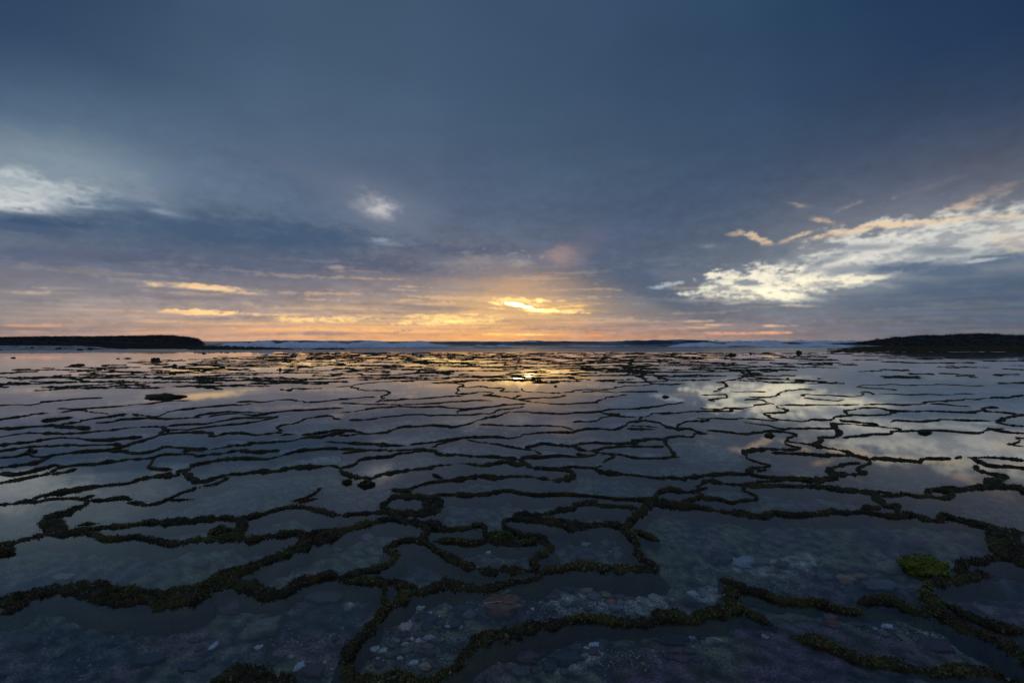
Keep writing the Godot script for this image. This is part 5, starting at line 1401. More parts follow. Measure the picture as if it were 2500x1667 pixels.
	[0.8, "", -4.50, 14.79, -4.38, 15.23, -3.89, 15.43, -3.43, 15.62, -2.96, 15.83, -2.51, 16.25, -2.12, 16.69],
	[0.7, "", -6.10, 15.83, -5.53, 15.83, -5.24, 16.21, -4.83, 16.25],
	[0.8, "", -4.38, 15.23, -4.69, 16.47, -4.89, 17.92, -5.55, 18.46, -5.97, 18.46, -6.74, 19.28, -7.26, 20.31],
	[0.8, "", -7.69, 19.98, -7.23, 20.31, -7.05, 21.38, -6.66, 22.15, -6.05, 22.56, -5.42, 22.99, -4.76, 23.43, -4.08, 23.43, -3.54, 23.89, -3.00, 25.92, -2.37, 26.48, -1.48, 25.92, -0.65, 26.48, 0.22, 28.73],
	[1.2, "", -2.65, 16.47, -2.22, 16.47, -1.77, 16.47],
	[0.9, "", -3.93, 21.76, -3.43, 21.76, -2.92, 21.60, -2.36, 21.01, -2.02, 19.65, -1.40, 19.98, -0.85, 19.34, -0.29, 19.34, -0.45, 18.19, -0.27, 17.92, 0.29, 17.92],
	[0.9, "", -2.32, 20.65, -2.33, 19.04, -2.25, 17.92, -1.93, 17.16, -1.56, 17.41, -1.26, 17.92, -0.84, 17.66, -0.91, 16.93, -1.06, 16.69, -0.62, 16.47, -0.19, 16.04, 0.22, 15.62, 0.74, 15.83, 1.27, 16.04, 1.71, 16.25, 2.03, 16.93],
	[0.9, "", 0.27, 19.04, 0.61, 17.92, 1.11, 17.66, 1.61, 17.41, 2.20, 17.66, 2.66, 18.46, 3.31, 18.75, 3.92, 18.75, 4.42, 19.34, 5.17, 20.31, 5.83, 20.31, 6.54, 21.01],
	[0.9, "", 0.70, 14.86, 1.15, 14.51, 1.60, 14.34, 2.19, 14.51, 2.72, 14.86, 3.08, 15.43, 3.46, 16.04, 3.98, 16.47, 4.34, 16.93],
	[0.8, "", 0.46, 16.83, 0.02, 15.83, 0.70, 14.86],
	[0.8, "", 2.66, 17.66, 3.44, 18.13, 4.04, 17.66, 4.68, 17.92, 5.38, 17.92, 5.90, 18.19],
	[0.7, "", 3.12, 26.37, 3.96, 26.26, 4.81, 26.26, 5.75, 26.26, 6.69, 26.26, 7.54, 26.26, 8.42, 26.48],
	[1.3, "", 7.44, 25.92, 6.96, 23.43, 6.67, 21.76, 6.92, 21.01, 8.02, 21.01],
	[1.8, "", 15.91, 33.83, 15.70, 32.05, 15.35, 30.15, 14.15, 27.44, 13.23, 25.17],
	[1.0, "", 13.45, 25.59, 13.74, 24.76, 13.87, 23.89, 14.21, 23.43, 14.54, 22.99, 15.14, 22.99, 15.17, 22.15, 15.19, 21.38, 16.06, 21.76],
	[0.9, "", 12.73, 24.37, 12.60, 22.99, 12.35, 21.76, 13.06, 21.76, 13.67, 21.60, 14.22, 21.38, 15.07, 21.60, 16.07, 22.15],
	[1.0, "", 13.66, 26.48, 12.15, 24.17, 11.24, 23.25, 10.20, 22.15],
	[1.0, "", 9.91, 22.15, 10.23, 21.76, 9.96, 20.86, 9.24, 19.65, 8.44, 18.46, 8.01, 17.92],
	[0.6, "", 8.60, 17.92, 9.13, 17.92, 9.71, 17.92, 10.20, 17.92],
	[0.8, "", 7.14, 16.93, 7.63, 16.93, 8.14, 16.93, 7.54, 16.04, 7.04, 15.62, 6.74, 15.39, 6.74, 15.05],
	[0.9, "", 8.66, 16.38, 8.89, 16.04, 9.56, 16.47, 10.19, 17.16, 10.76, 17.92, 11.56, 18.46, 12.23, 18.75, 12.55, 18.46],
	[0.8, "", 7.94, 15.39, 8.46, 15.62, 8.44, 14.86, 8.33, 14.30],
	[0.7, "", 10.54, 16.25, 10.69, 16.56, 11.25, 17.16, 11.37, 16.69, 11.86, 16.69, 12.18, 16.47, 12.67, 16.47, 13.59, 17.41],
	[0.6, "", 10.49, 16.16, 10.49, 15.62, 10.76, 15.43, 10.97, 15.23, 11.49, 15.43],
	[0.6, "", 15.23, 19.98, 16.29, 20.65, 16.96, 20.65, 17.79, 21.01, 18.16, 20.65, 18.97, 20.65, 20.11, 21.01, 20.44, 20.65, 20.76, 20.31, 21.39, 20.31],
	[0.6, "", 15.20, 19.85, 15.38, 19.34, 15.76, 19.04, 15.85, 18.46],
	[1.8, "", 13.90, 17.92, 14.00, 17.61, 13.76, 16.93],
	[0.6, "", 14.04, 17.31, 14.48, 17.16, 14.89, 16.93, 15.76, 17.16, 16.20, 16.93, 17.10, 17.16, 17.69, 17.16],
	[1.1, "", 13.55, 14.86, 14.21, 15.05, 14.78, 15.23, 15.27, 15.43, 15.77, 15.62, 16.28, 15.62, 17.12, 16.04, 17.59, 16.04, 18.44, 16.47, 19.29, 16.83],
	[1.0, "", 11.07, 14.27, 11.59, 14.34, 12.05, 14.34, 12.37, 14.17, 12.89, 14.34, 13.58, 14.68],
	[0.9, "", 8.24, 14.11, 8.78, 14.17, 9.24, 14.17, 9.70, 14.17, 10.16, 14.17, 10.62, 14.17, 11.07, 14.24],
	[1.0, "", 4.67, 12.64, 5.12, 12.83, 5.45, 12.83, 5.84, 12.97, 6.16, 12.83, 6.56, 13.39, 6.90, 13.45],
	[0.9, "", 5.58, 13.54, 5.78, 13.39, 6.12, 13.39, 6.56, 13.48, 6.94, 13.54, 7.32, 13.85, 7.86, 14.34, 8.26, 14.34],
	[1.1, "", 8.18, 14.01, 8.08, 13.54, 7.96, 12.97, 7.54, 12.70, 7.13, 12.57, 6.92, 12.39, 6.92, 12.04, 6.81, 11.72, 6.90, 11.50, 7.12, 11.37, 7.32, 11.29, 7.69, 11.50, 7.98, 11.50, 8.49, 11.83, 8.91, 12.04, 9.31, 12.19],
	[1.1, "", 9.31, 12.19, 9.10, 12.19, 9.24, 12.54, 9.76, 13.08, 10.30, 13.39, 10.77, 13.54, 11.03, 13.54, 11.02, 13.11, 11.23, 12.97, 11.53, 12.83, 12.08, 12.97, 12.37, 12.83, 12.65, 12.70, 12.98, 12.70, 13.65, 13.11, 14.50, 13.66, 14.66, 13.54],
	[0.7, "", 9.20, 12.39, 9.49, 12.24, 9.81, 12.14, 10.15, 12.31, 10.56, 12.57, 10.97, 12.83],
	[1.0, "", 13.70, 13.19, 13.62, 12.83, 13.80, 12.70, 13.85, 12.44, 13.91, 12.14],
	[0.6, "", 13.42, 14.51, 13.73, 14.34, 13.87, 14.01, 14.12, 13.79],
	[1.5, "", 13.85, 12.19, 13.30, 11.95, 12.77, 11.67, 12.16, 11.29, 11.92, 10.96, 11.92, 10.77, 12.21, 10.65],
	[0.9, "", 9.38, 11.24, 9.87, 11.39, 10.15, 11.29, 10.44, 11.29, 10.76, 11.39, 11.16, 11.50, 11.42, 11.39, 11.73, 11.33, 12.07, 11.29],
	[1.2, "", 8.32, 11.61, 8.39, 11.29, 8.60, 11.18, 8.73, 10.98, 8.75, 10.77],
	[0.9, "", 4.87, 11.83, 5.08, 11.61, 5.36, 11.72, 5.61, 11.61, 6.01, 11.72, 6.29, 11.61, 6.47, 11.39, 6.77, 11.50],
	[1.1, "", 5.14, 11.56, 4.90, 11.37, 4.61, 11.29, 4.31, 11.16, 3.96, 10.65, 3.85, 10.33, 4.05, 10.23, 4.14, 9.83, 4.29, 9.83],
	[1.0, "", 3.48, 9.42, 3.70, 9.43, 4.03, 9.75],
	[1.0, "zig", 4.37, 10.12, 4.60, 10.06, 4.79, 9.91, 4.96, 9.74, 5.26, 9.83, 5.64, 10.06, 5.88, 10.07, 6.07, 9.89, 6.12, 9.67, 5.73, 9.29, 5.45, 8.94, 5.38, 8.58, 5.48, 8.47],
	[0.8, "", 5.77, 11.18, 5.94, 10.96, 6.11, 10.77, 6.13, 10.33, 6.44, 10.40, 6.70, 10.33, 7.00, 10.33, 7.27, 10.33, 7.62, 10.60],
	[1.0, "", 7.65, 10.77, 8.09, 10.88, 8.37, 10.79, 8.64, 10.69, 8.76, 10.51, 8.83, 10.29, 8.26, 9.83, 7.99, 9.74, 7.60, 9.60, 7.26, 9.52, 6.85, 9.38],
	[0.9, "", 8.56, 9.99, 8.93, 10.07, 9.25, 10.07, 9.58, 10.07, 9.83, 9.99, 10.05, 9.89, 10.32, 9.91, 10.92, 10.23, 11.32, 10.33],
	[0.9, "", 10.89, 10.23, 10.90, 9.91, 11.23, 9.80],
	[1.5, "tower", 7.72, 10.77, 7.29, 10.16, 7.22, 9.89, 6.83, 9.52, 6.49, 9.35, 6.13, 9.03, 5.88, 8.71, 5.85, 8.47, 5.99, 8.35, 6.10, 8.21, 6.05, 7.97, 6.06, 7.72, 6.07, 7.60],
	[1.3, "", 6.04, 7.57, 5.79, 7.34, 5.54, 7.17, 5.37, 7.02, 5.44, 6.93, 5.35, 6.81, 5.12, 6.77, 4.92, 6.77, 4.89, 6.88, 5.04, 7.09, 5.25, 7.26, 5.53, 7.42, 5.71, 7.38],
	[1.0, "", 5.45, 8.94, 5.65, 8.88, 5.77, 8.81, 5.86, 8.68],
	[1.3, "scallop", 5.45, 8.44, 5.19, 8.28, 4.97, 8.28, 4.77, 8.35, 4.51, 8.28, 4.27, 8.17, 4.11, 7.97, 4.05, 7.67, 4.07, 7.43, 4.14, 7.29, 3.98, 7.17, 3.75, 7.01, 3.64, 6.85, 3.69, 6.70, 3.82, 6.58, 3.98, 6.55, 4.17, 6.55, 4.33, 6.51, 4.50, 6.51, 4.71, 6.63, 4.91, 6.77],
	[0.8, "", 4.00, 7.02, 3.80, 6.93],
	[0.9, "", 4.68, 8.11, 4.89, 8.06, 5.10, 8.02, 5.30, 7.97, 5.50, 7.92, 5.73, 7.92, 5.99, 7.97],
	[1.0, "", 2.44, 6.55, 2.64, 6.63, 2.83, 6.66, 3.05, 6.77, 3.27, 6.81, 3.43, 6.77, 3.64, 6.83],
	[1.0, "", 3.95, 6.50, 3.68, 6.42, 3.44, 6.35, 3.22, 6.32, 3.01, 6.32, 2.88, 6.43, 2.72, 6.35, 2.53, 6.19],
	[1.1, "", 3.21, 6.31, 3.44, 6.28, 3.67, 6.25, 3.89, 6.22, 4.14, 6.22, 4.30, 6.16, 4.49, 6.10, 4.68, 6.04, 4.85, 6.00, 5.03, 5.96],
	[1.1, "", 6.11, 7.66, 6.34, 7.67, 6.53, 7.62, 6.70, 7.56, 6.80, 7.48, 7.11, 7.66, 7.34, 7.72, 7.47, 7.72],
	[1.2, "", 7.54, 7.72, 7.79, 7.81, 7.90, 7.75, 7.82, 7.52, 7.68, 7.26, 7.77, 7.17, 7.98, 7.17, 8.10, 7.07],
	[0.9, "", 7.94, 7.79, 8.14, 7.76, 8.34, 7.72, 8.54, 7.67, 8.65, 7.55],
	[1.5, "teeth", 7.41, 7.15, 7.27, 6.96, 7.24, 6.80, 7.28, 6.70, 7.32, 6.61, 7.03, 6.48, 6.85, 6.47, 6.70, 6.35, 6.72, 6.22, 6.89, 6.21, 6.89, 6.10, 6.78, 5.92],
	[1.0, "", 6.63, 6.16, 6.41, 6.16, 6.18, 6.12, 6.01, 6.16, 5.80, 6.12, 5.62, 6.06, 5.47, 5.92],
	[0.4, "", 9.64, 8.71, 10.09, 8.94, 10.47, 9.35, 10.55, 9.21],
	[0.4, "", 9.67, 8.71, 9.78, 8.51],
]
const RIM_LABELS := {
	"near": "dark seaweed-covered rim curling round the pool of pebbles with the red boulder",
	"second": "low mossy rim closing the far side of the pool with the red boulder",
	"loop": "bent mossy rim with a knob at its elbow above the second pool",
	"hook": "broad hook-shaped mossy rim beside the moss-topped boulder",
	"step": "mossy rim ending in a square step beside the moss-topped boulder",
	"elbow": "broad mossy rim making a right-angled elbow with a pointed spur",
	"ring": "small mossy rim closing into a heart-shaped ring",
	"great": "wide straggling double rim of black seaweed crossing several pools",
	"corner": "massive dark seaweed hummock lying beside the pale-veined olive stone",
	"wall": "thickest seaweed wall running down from the bright green boulder",
	"curl": "mossy rim curling like a claw beside the bright green boulder",
	"front": "slender seaweed rim along the edge of the brown submerged rock",
	"thin": "thin wet rim glinting in a broken line below the grey stones",
	"mass": "squat heap of seaweed where three rims meet above the bright green boulder",
	"thick": "short thick lumpy rim joining two long thin rims",
	"serpent": "long serpentine rim doubling back on itself between mid-reef pools",
	"scallop": "scalloped S-shaped rim enclosing a pool of peach reflections",
	"tower": "broad upright rim stepping between the brightest pale pools",
	"teeth": "toothed rim with three blunt fingers between dusky pools",
	"hairpin": "hairpin rim with a rounded bend enclosing a long narrow pool",
	"terrace": "long gently waving rim that ends in the seaweed heap",
	"long": "long rim with a short cross-link down to its neighbour",
	"left": "gently rising rim that closes the pool with the white cloud reflection",
	"zig": "zigzag rim folding back at the pool with the lone small rock",
}

# stones on the pool floors: x, depth, width, length, height, turn, colour (linear), label
const STONES := [
	[-0.069, 3.482, 0.283, 0.192, 0.141, 0, 0.17, 0.07, 0.045, "large round red-brown boulder with a pale vein under water", "C1"],
	[-0.091, 3.704, 0.179, 0.099, 0.09, 0, 0.12, 0.11, 0.06, "olive boulder with feathery weed behind the red boulder", "C1"],
	[-0.371, 3.509, 0.183, 0.092, 0.068, 0, 0.03, 0.036, 0.05, "long flat blue-black stone between pebbles", "C1"],
	[-0.423, 3.354, 0.101, 0.113, 0.05, 0, 0.035, 0.04, 0.045, "round black pebble in the pebble pool", "C1"],
	[-0.327, 3.406, 0.112, 0.066, 0.056, -20, 0.1, 0.105, 0.105, "", "C1"],
	[-0.61, 3.385, 0.095, 0.096, 0.047, 0, 0.05, 0.04, 0.06, "", "C1"],
	[-0.695, 3.433, 0.086, 0.092, 0.043, 0, 0.04, 0.04, 0.055, "", "C1"],
	[-0.718, 3.54, 0.079, 0.041, 0.039, -10, 0.36, 0.42, 0.33, "pale green oval pebble in the pebble pool", "C1"],
	[-0.558, 3.493, 0.108, 0.054, 0.05, 0, 0.22, 0.21, 0.1, "mottled yellow-green pebble in the pebble pool", "C1"],
	[-0.774, 3.284, 0.095, 0.099, 0.048, 0, 0.44, 0.32, 0.25, "pinkish heart-shaped stone in the pebble pool", "C1"],
	[-0.703, 3.157, 0.029, 0.027, 0.02, 0, 0.6, 0.62, 0.62, "", "C1"],
	[-0.582, 3.162, 0.083, 0.041, 0.03, 5, 0.34, 0.29, 0.29, "pale lozenge-shaped pebble beside a brown stone", "C1"],
	[-0.516, 3.153, 0.091, 0.046, 0.043, 0, 0.14, 0.08, 0.09, "", "C1"],
	[-0.936, 3.061, 0.074, 0.049, 0.037, -15, 0.46, 0.48, 0.4, "paired cream pebble, the larger of the two", "C1"],
	[-0.877, 3.05, 0.061, 0.042, 0.031, -12, 0.44, 0.46, 0.37, "paired cream pebble, the smaller of the two", "C1"],
	[-0.64, 2.938, 0.065, 0.036, 0.033, -14, 0.52, 0.51, 0.48, "smooth white egg-shaped pebble beside the orange-striped stone", "C1"],
	[-0.566, 2.907, 0.093, 0.046, 0.039, 0, 0.38, 0.23, 0.16, "orange-striped flat stone beside the white egg-shaped pebble", "C1"],
	[-0.737, 3.108, 0.06, 0.03, 0.025, 0, 0.34, 0.3, 0.22, "", "C1"],
	[-0.819, 3.171, 0.077, 0.038, 0.027, 8, 0.2, 0.2, 0.19, "", "C1"],
	[-0.742, 3.169, 0.044, 0.039, 0.022, 0, 0.16, 0.09, 0.08, "", "C1"],
	[-0.829, 3.091, 0.069, 0.036, 0.033, 0, 0.08, 0.08, 0.06, "", "C1"],
	[-0.571, 3.087, 0.075, 0.044, 0.037, 0, 0.15, 0.1, 0.09, "", "C1"],
	[-0.558, 3.015, 0.09, 0.045, 0.04, 0, 0.07, 0.05, 0.05, "", "C1"],
	[-0.739, 2.97, 0.046, 0.023, 0.02, 20, 0.5, 0.52, 0.52, "", "C1"],
	[-0.893, 2.997, 0.03, 0.015, 0.02, 0, 0.5, 0.5, 0.5, "", "C1"],
	[-0.625, 3.471, 0.024, 0.022, 0.02, 0, 0.6, 0.6, 0.6, "", "C1"],
	[-0.582, 2.96, 0.016, 0.01, 0.02, 0, 0.5, 0.6, 0.62, "", "C1"],
	[-0.765, 3.377, 0.024, 0.015, 0.02, 0, 0.55, 0.55, 0.55, "", "C1"],
	[-0.817, 2.982, 0.066, 0.036, 0.032, 0, 0.1, 0.1, 0.1, "", "C1"],
	[-0.713, 3.031, 0.073, 0.048, 0.037, 0, 0.13, 0.13, 0.12, "", "C1"],
	[-0.653, 3.052, 0.065, 0.042, 0.032, 0, 0.09, 0.085, 0.08, "", "C1"],
	[-0.86, 2.934, 0.074, 0.059, 0.037, 0, 0.05, 0.05, 0.055, "", "C1"],
	[-0.261, 3.583, 0.055, 0.07, 0.028, 0, 0.06, 0.06, 0.05, "", "C1"],
	[-0.209, 3.643, 0.035, 0.038, 0.02, 0, 0.45, 0.48, 0.5, "", "C1"],
	[-0.62, 3.284, 0.089, 0.06, 0.044, 0, 0.035, 0.04, 0.05, "", "C1"],
	[-0.52, 3.417, 0.059, 0.03, 0.028, 0, 0.16, 0.14, 0.08, "", "C1"],
	[-0.52, 3.334, 0.077, 0.047, 0.039, 0, 0.06, 0.06, 0.06, "", "C1"],
	[-0.663, 3.217, 0.068, 0.037, 0.034, 0, 0.07, 0.07, 0.06, "", "C1"],
	[0.634, 3.817, 0.101, 0.063, 0.05, 0, 0.22, 0.165, 0.085, "", "C2"],
	[0.907, 3.758, 0.094, 0.074, 0.047, 0, 0.13, 0.06, 0.05, "", "C2"],
	[0.668, 3.713, 0.12, 0.06, 0.055, 0, 0.13, 0.12, 0.11, "", "C2"],
	[0.81, 3.669, 0.079, 0.051, 0.039, 0, 0.36, 0.11, 0.05, "bright orange-red stone among the gravel", "C2"],
	[0.834, 3.585, 0.137, 0.068, 0.039, 6, 0.16, 0.17, 0.18, "", "C2"],
	[0.715, 3.735, 0.045, 0.023, 0.022, 30, 0.4, 0.32, 0.22, "", "C2"],
	[0.543, 3.858, 0.032, 0.016, 0.02, 0, 0.6, 0.62, 0.62, "", "C2"],
	[0.794, 3.797, 0.071, 0.075, 0.035, 0, 0.22, 0.15, 0.08, "", "C2"],
	[0.584, 3.645, 0.068, 0.043, 0.034, 0, 0.14, 0.1, 0.08, "", "C2"],
	[0.334, 3.719, 0.113, 0.056, 0.055, 0, 0.05, 0.055, 0.05, "", "C2"],
	[0.492, 3.871, 0.14, 0.07, 0.053, 8, 0.04, 0.045, 0.06, "", "C2"],
	[0.854, 3.797, 0.067, 0.047, 0.033, 0, 0.07, 0.07, 0.075, "", "C2"],
	[0.562, 3.091, 0.073, 0.038, 0.035, 0, 0.62, 0.68, 0.7, "white three-cornered shell-like stone beside the tan pebble", "C2"],
	[0.508, 3.057, 0.047, 0.026, 0.023, 20, 0.42, 0.34, 0.27, "tan pebble against the white three-cornered stone", "C2"],
	[0.431, 3.065, 0.117, 0.058, 0.042, 0, 0.05, 0.055, 0.055, "", "C2"],
	[0.105, 2.994, 0.161, 0.08, 0.068, 0, 0.08, 0.035, 0.042, "large purple-brown cobble beside dark cobbles", "C2"],
	[0.379, 2.957, 0.188, 0.094, 0.083, 0, 0.035, 0.042, 0.048, "largest dark grey cobble below the white three-cornered stone", "C2"],
	[0.247, 2.937, 0.106, 0.118, 0.053, 0, 0.03, 0.035, 0.04, "", "C2"],
	[0.516, 3.105, 0.056, 0.032, 0.028, 0, 0.03, 0.03, 0.035, "", "C2"],
	[0.048, 2.86, 0.103, 0.08, 0.052, 0, 0.07, 0.075, 0.08, "", "C2"],
	[0.148, 2.914, 0.071, 0.045, 0.036, 0, 0.05, 0.055, 0.06, "", "C2"],
	[0.203, 3.052, 0.048, 0.076, 0.024, 0, 0.035, 0.04, 0.05, "", "C2"],
	[0.466, 3.118, 0.028, 0.025, 0.02, 0, 0.58, 0.6, 0.6, "", "C2"],
	[1.101, 3.044, 0.199, 0.1, 0.07, 0, 0.035, 0.04, 0.04, "", "C2"],
	[1.077, 2.945, 0.089, 0.045, 0.036, 0, 0.12, 0.07, 0.06, "", "C2"],
	[1.16, 2.937, 0.083, 0.045, 0.04, 0, 0.09, 0.05, 0.06, "", "C2"],
	[1.074, 2.875, 0.11, 0.055, 0.037, 0, 0.08, 0.05, 0.05, "", "C2"],
	[1.18, 2.86, 0.07, 0.035, 0.03, 0, 0.05, 0.045, 0.05, "", "C2"],
	[1.244, 3.105, 0.056, 0.032, 0.028, 0, 0.2, 0.24, 0.28, "", "C2"],
	[0.305, 3.544, 0.073, 0.066, 0.036, 0, 0.05, 0.06, 0.05, "", "C2"],
	[0.159, 3.544, 0.036, 0.032, 0.02, 0, 0.5, 0.52, 0.5, "", "C2"],
	[0.258, 3.573, 0.063, 0.041, 0.031, 0, 0.12, 0.12, 0.12, "", "C2"],
	[0.426, 3.633, 0.064, 0.043, 0.032, 0, 0.1, 0.1, 0.1, "", "C2"],
	[0.513, 3.645, 0.078, 0.048, 0.039, 0, 0.05, 0.06, 0.08, "", "C2"],
	[0.601, 3.573, 0.077, 0.038, 0.037, 0, 0.05, 0.055, 0.06, "", "C2"],
	[0.397, 3.504, 0.068, 0.034, 0.03, 0, 0.08, 0.085, 0.09, "", "C2"],
	[-1.805, 3.229, 0.246, 0.135, 0.123, -30, 0.13, 0.13, 0.09, "large oval olive stone crossed by pale veins", "C4"],
	[-1.524, 3.692, 0.306, 0.153, 0.08, 0, 0.06, 0.06, 0.055, "long dark slab stone with a white chip at its end", "C4"],
	[-2.288, 3.745, 0.045, 0.023, 0.023, -20, 0.58, 0.62, 0.66, "", "C4"],
	[-2.2, 3.751, 0.038, 0.02, 0.02, 10, 0.5, 0.55, 0.6, "", "C4"],
	[-1.736, 3.088, 0.058, 0.029, 0.024, -25, 0.55, 0.6, 0.64, "white chip beside the pale-veined olive stone", "C4"],
	[-1.68, 3.672, 0.029, 0.046, 0.02, 0, 0.56, 0.6, 0.64, "", "C4"],
	[-1.372, 2.9, 0.073, 0.054, 0.037, -50, 0.5, 0.54, 0.58, "white three-cornered flake leaning on the maroon stone", "C4"],
	[-1.263, 2.869, 0.144, 0.092, 0.072, 0, 0.09, 0.045, 0.05, "maroon boulder beside the white flake", "C4"],
	[-1.484, 3.024, 0.047, 0.025, 0.023, -20, 0.34, 0.27, 0.2, "", "C4"],
	[-2.235, 3.591, 0.187, 0.119, 0.093, 0, 0.06, 0.06, 0.05, "", "C4"],
	[-2.201, 3.662, 0.104, 0.052, 0.039, 0, 0.14, 0.08, 0.05, "", "C4"],
	[-1.17, 2.926, 0.023, 0.011, 0.02, 0, 0.55, 0.58, 0.6, "", "C4"],
	[-2.012, 2.9, 0.057, 0.054, 0.028, 0, 0.03, 0.035, 0.045, "", "C4"],
	[-1.24, 2.98, 0.027, 0.017, 0.02, 0, 0.4, 0.42, 0.44, "", "C4"],
	[-1.967, 3.572, 0.081, 0.05, 0.041, 0, 0.05, 0.06, 0.07, "", "C4"],
	[2.182, 4.258, 0.187, 0.102, 0.093, 0, 0.25, 0.29, 0.32, "pale blue-grey rounded stone on the sandy bottom", "B3"],
	[2.927, 3.939, 0.16, 0.08, 0.078, 10, 0.27, 0.18, 0.09, "orange-brown stone on the sandy bottom", "B3"],
	[3.098, 4.011, 0.124, 0.062, 0.05, 0, 0.24, 0.15, 0.08, "", "B3"],
	[2.714, 3.255, 0.078, 0.039, 0.033, 8, 0.55, 0.6, 0.64, "white stone beside rust-striped pebbles", "B3"],
	[3.572, 5.254, 0.082, 0.041, 0.041, 0, 0.5, 0.54, 0.56, "", "B3"],
	[2.284, 3.215, 0.12, 0.06, 0.052, 12, 0.13, 0.06, 0.05, "", "B3"],
	[3.511, 4.177, 0.265, 0.132, 0.106, 0, 0.2, 0.18, 0.12, "", "B3"],
	[4.121, 4.618, 0.232, 0.123, 0.116, 0, 0.09, 0.06, 0.06, "", "B3"],
	[3.149, 3.835, 0.28, 0.14, 0.074, 0, 0.11, 0.12, 0.1, "", "B3"],
	[2.874, 3.064, 0.234, 0.117, 0.065, 0, 0.09, 0.045, 0.05, "", "B3"],
	[2.117, 5.419, 0.13, 0.075, 0.065, 0, 0.22, 0.22, 0.07, "", "B3"],
	[3.196, 6.441, 0.109, 0.11, 0.054, 0, 0.2, 0.18, 0.12, "", "B3"],
	[1.524, 3.791, 0.098, 0.049, 0.047, 40, 0.4, 0.44, 0.46, "", "B3"],
	[2.056, 4.343, 0.155, 0.083, 0.078, 0, 0.06, 0.06, 0.065, "", "B3"],
	[2.523, 4.204, 0.15, 0.077, 0.075, 0, 0.05, 0.055, 0.05, "", "B3"],
	[2.789, 3.999, 0.13, 0.065, 0.065, 0, 0.1, 0.12, 0.14, "", "B3"],
	[2.574, 3.123, 0.061, 0.067, 0.03, 0, 0.16, 0.11, 0.09, "", "B3"],
	[2.719, 3.138, 0.051, 0.072, 0.025, 0, 0.2, 0.15, 0.09, "", "B3"],
	[2.367, 3.346, 0.098, 0.06, 0.049, 0, 0.1, 0.05, 0.06, "", "B3"],
	[2.526, 3.312, 0.151, 0.075, 0.053, 0, 0.06, 0.065, 0.06, "", "B3"],
	[4.187, 5.288, 0.103, 0.052, 0.052, 0, 0.12, 0.13, 0.12, "", "B3"],
	[2.377, 4.286, 0.167, 0.084, 0.075, 0, 0.14, 0.14, 0.11, "", "B3"],
	[-3.95, 3.974, 0.174, 0.087, 0.054, 0, 0.2, 0.19, 0.15, "", "B1"],
	[-2.936, 4.244, 0.159, 0.079, 0.076, 0, 0.06, 0.06, 0.07, "", "B1"],
	[-1.819, 4.554, 0.177, 0.089, 0.089, 0, 0.1, 0.09, 0.1, "", "B1"],
	[-3.416, 3.168, 0.206, 0.103, 0.098, 0, 0.05, 0.06, 0.06, "", "B1"],
	[-2.371, 2.967, 0.193, 0.096, 0.064, 0, 0.03, 0.035, 0.05, "", "B1"],
	[-2.073, 2.902, 0.16, 0.08, 0.055, 0, 0.025, 0.03, 0.05, "", "B1"],
	[-2.254, 3.199, 0.094, 0.047, 0.033, 0, 0.05, 0.05, 0.06, "", "B1"],
	[-1.558, 4.84, 0.149, 0.082, 0.075, 0, 0.17, 0.12, 0.11, "", "B2"],
	[1.104, 5.629, 0.155, 0.078, 0.078, 0, 0.2, 0.18, 0.1, "", "B2"],
	[-0.486, 4.586, 0.201, 0.101, 0.101, 0, 0.06, 0.045, 0.06, "", "B2"],
	[-0.2, 4.538, 0.111, 0.059, 0.055, 0, 0.05, 0.05, 0.06, "", "B2"],
	[-0.226, 4.455, 0.078, 0.039, 0.039, 0, 0.5, 0.54, 0.55, "", "B2"],
	[-0.286, 4.073, 0.298, 0.149, 0.074, 0, 0.11, 0.13, 0.1, "", "B2"],
	[-1.271, 4.343, 0.056, 0.028, 0.028, 0, 0.4, 0.42, 0.4, "", "B2"],
	[-0.098, 4.57, 0.074, 0.051, 0.037, 0, 0.14, 0.14, 0.13, "", "B2"],
	[0.74, 4.431, 0.158, 0.079, 0.079, 0, 0.1, 0.07, 0.07, "", "B2"],
	[0.775, 4.735, 0.108, 0.054, 0.054, 0, 0.2, 0.22, 0.24, "", "B2"],
	[0.124, 5.988, 0.117, 0.058, 0.058, 0, 0.25, 0.28, 0.3, "", "B2"],
	[-1.119, 3.327, 0.023, 0.014, 0.01, 95, 0.096, 0.064, 0.064, "", "fill"],
	[-0.906, 3.102, 0.026, 0.018, 0.012, 99, 0.06, 0.04, 0.04, "", "fill"],
	[-0.354, 2.895, 0.031, 0.021, 0.022, 1, 0.22, 0.209, 0.187, "", "fill"],
	[-0.606, 3.018, 0.034, 0.034, 0.019, 173, 0.115, 0.085, 0.075, "", "fill"],
	[-0.841, 3.201, 0.036, 0.022, 0.019, 37, 0.184, 0.136, 0.12, "", "fill"],
	[-0.675, 2.984, 0.021, 0.015, 0.013, 123, 0.12, 0.12, 0.12, "", "fill"],
	[-0.773, 3.228, 0.065, 0.064, 0.026, 91, 0.057, 0.043, 0.038, "", "fill"],
	[-0.654, 3.152, 0.047, 0.037, 0.029, 159, 0.42, 0.42, 0.42, "", "fill"],
	[-0.488, 3.156, 0.035, 0.028, 0.023, 64, 0.253, 0.187, 0.165, "", "fill"],
	[-0.675, 3.205, 0.046, 0.045, 0.02, 87, 0.045, 0.05, 0.055, "", "fill"],
	[-0.982, 3.138, 0.028, 0.02, 0.014, 45, 0.3, 0.3, 0.3, "", "fill"],
	[-0.592, 3.363, 0.042, 0.026, 0.029, 136, 0.084, 0.056, 0.056, "", "fill"],
	[-0.615, 3.145, 0.045, 0.035, 0.019, 163, 0.264, 0.176, 0.176, "", "fill"],
	[-0.321, 3.086, 0.026, 0.022, 0.016, 27, 0.42, 0.399, 0.357, "", "fill"],
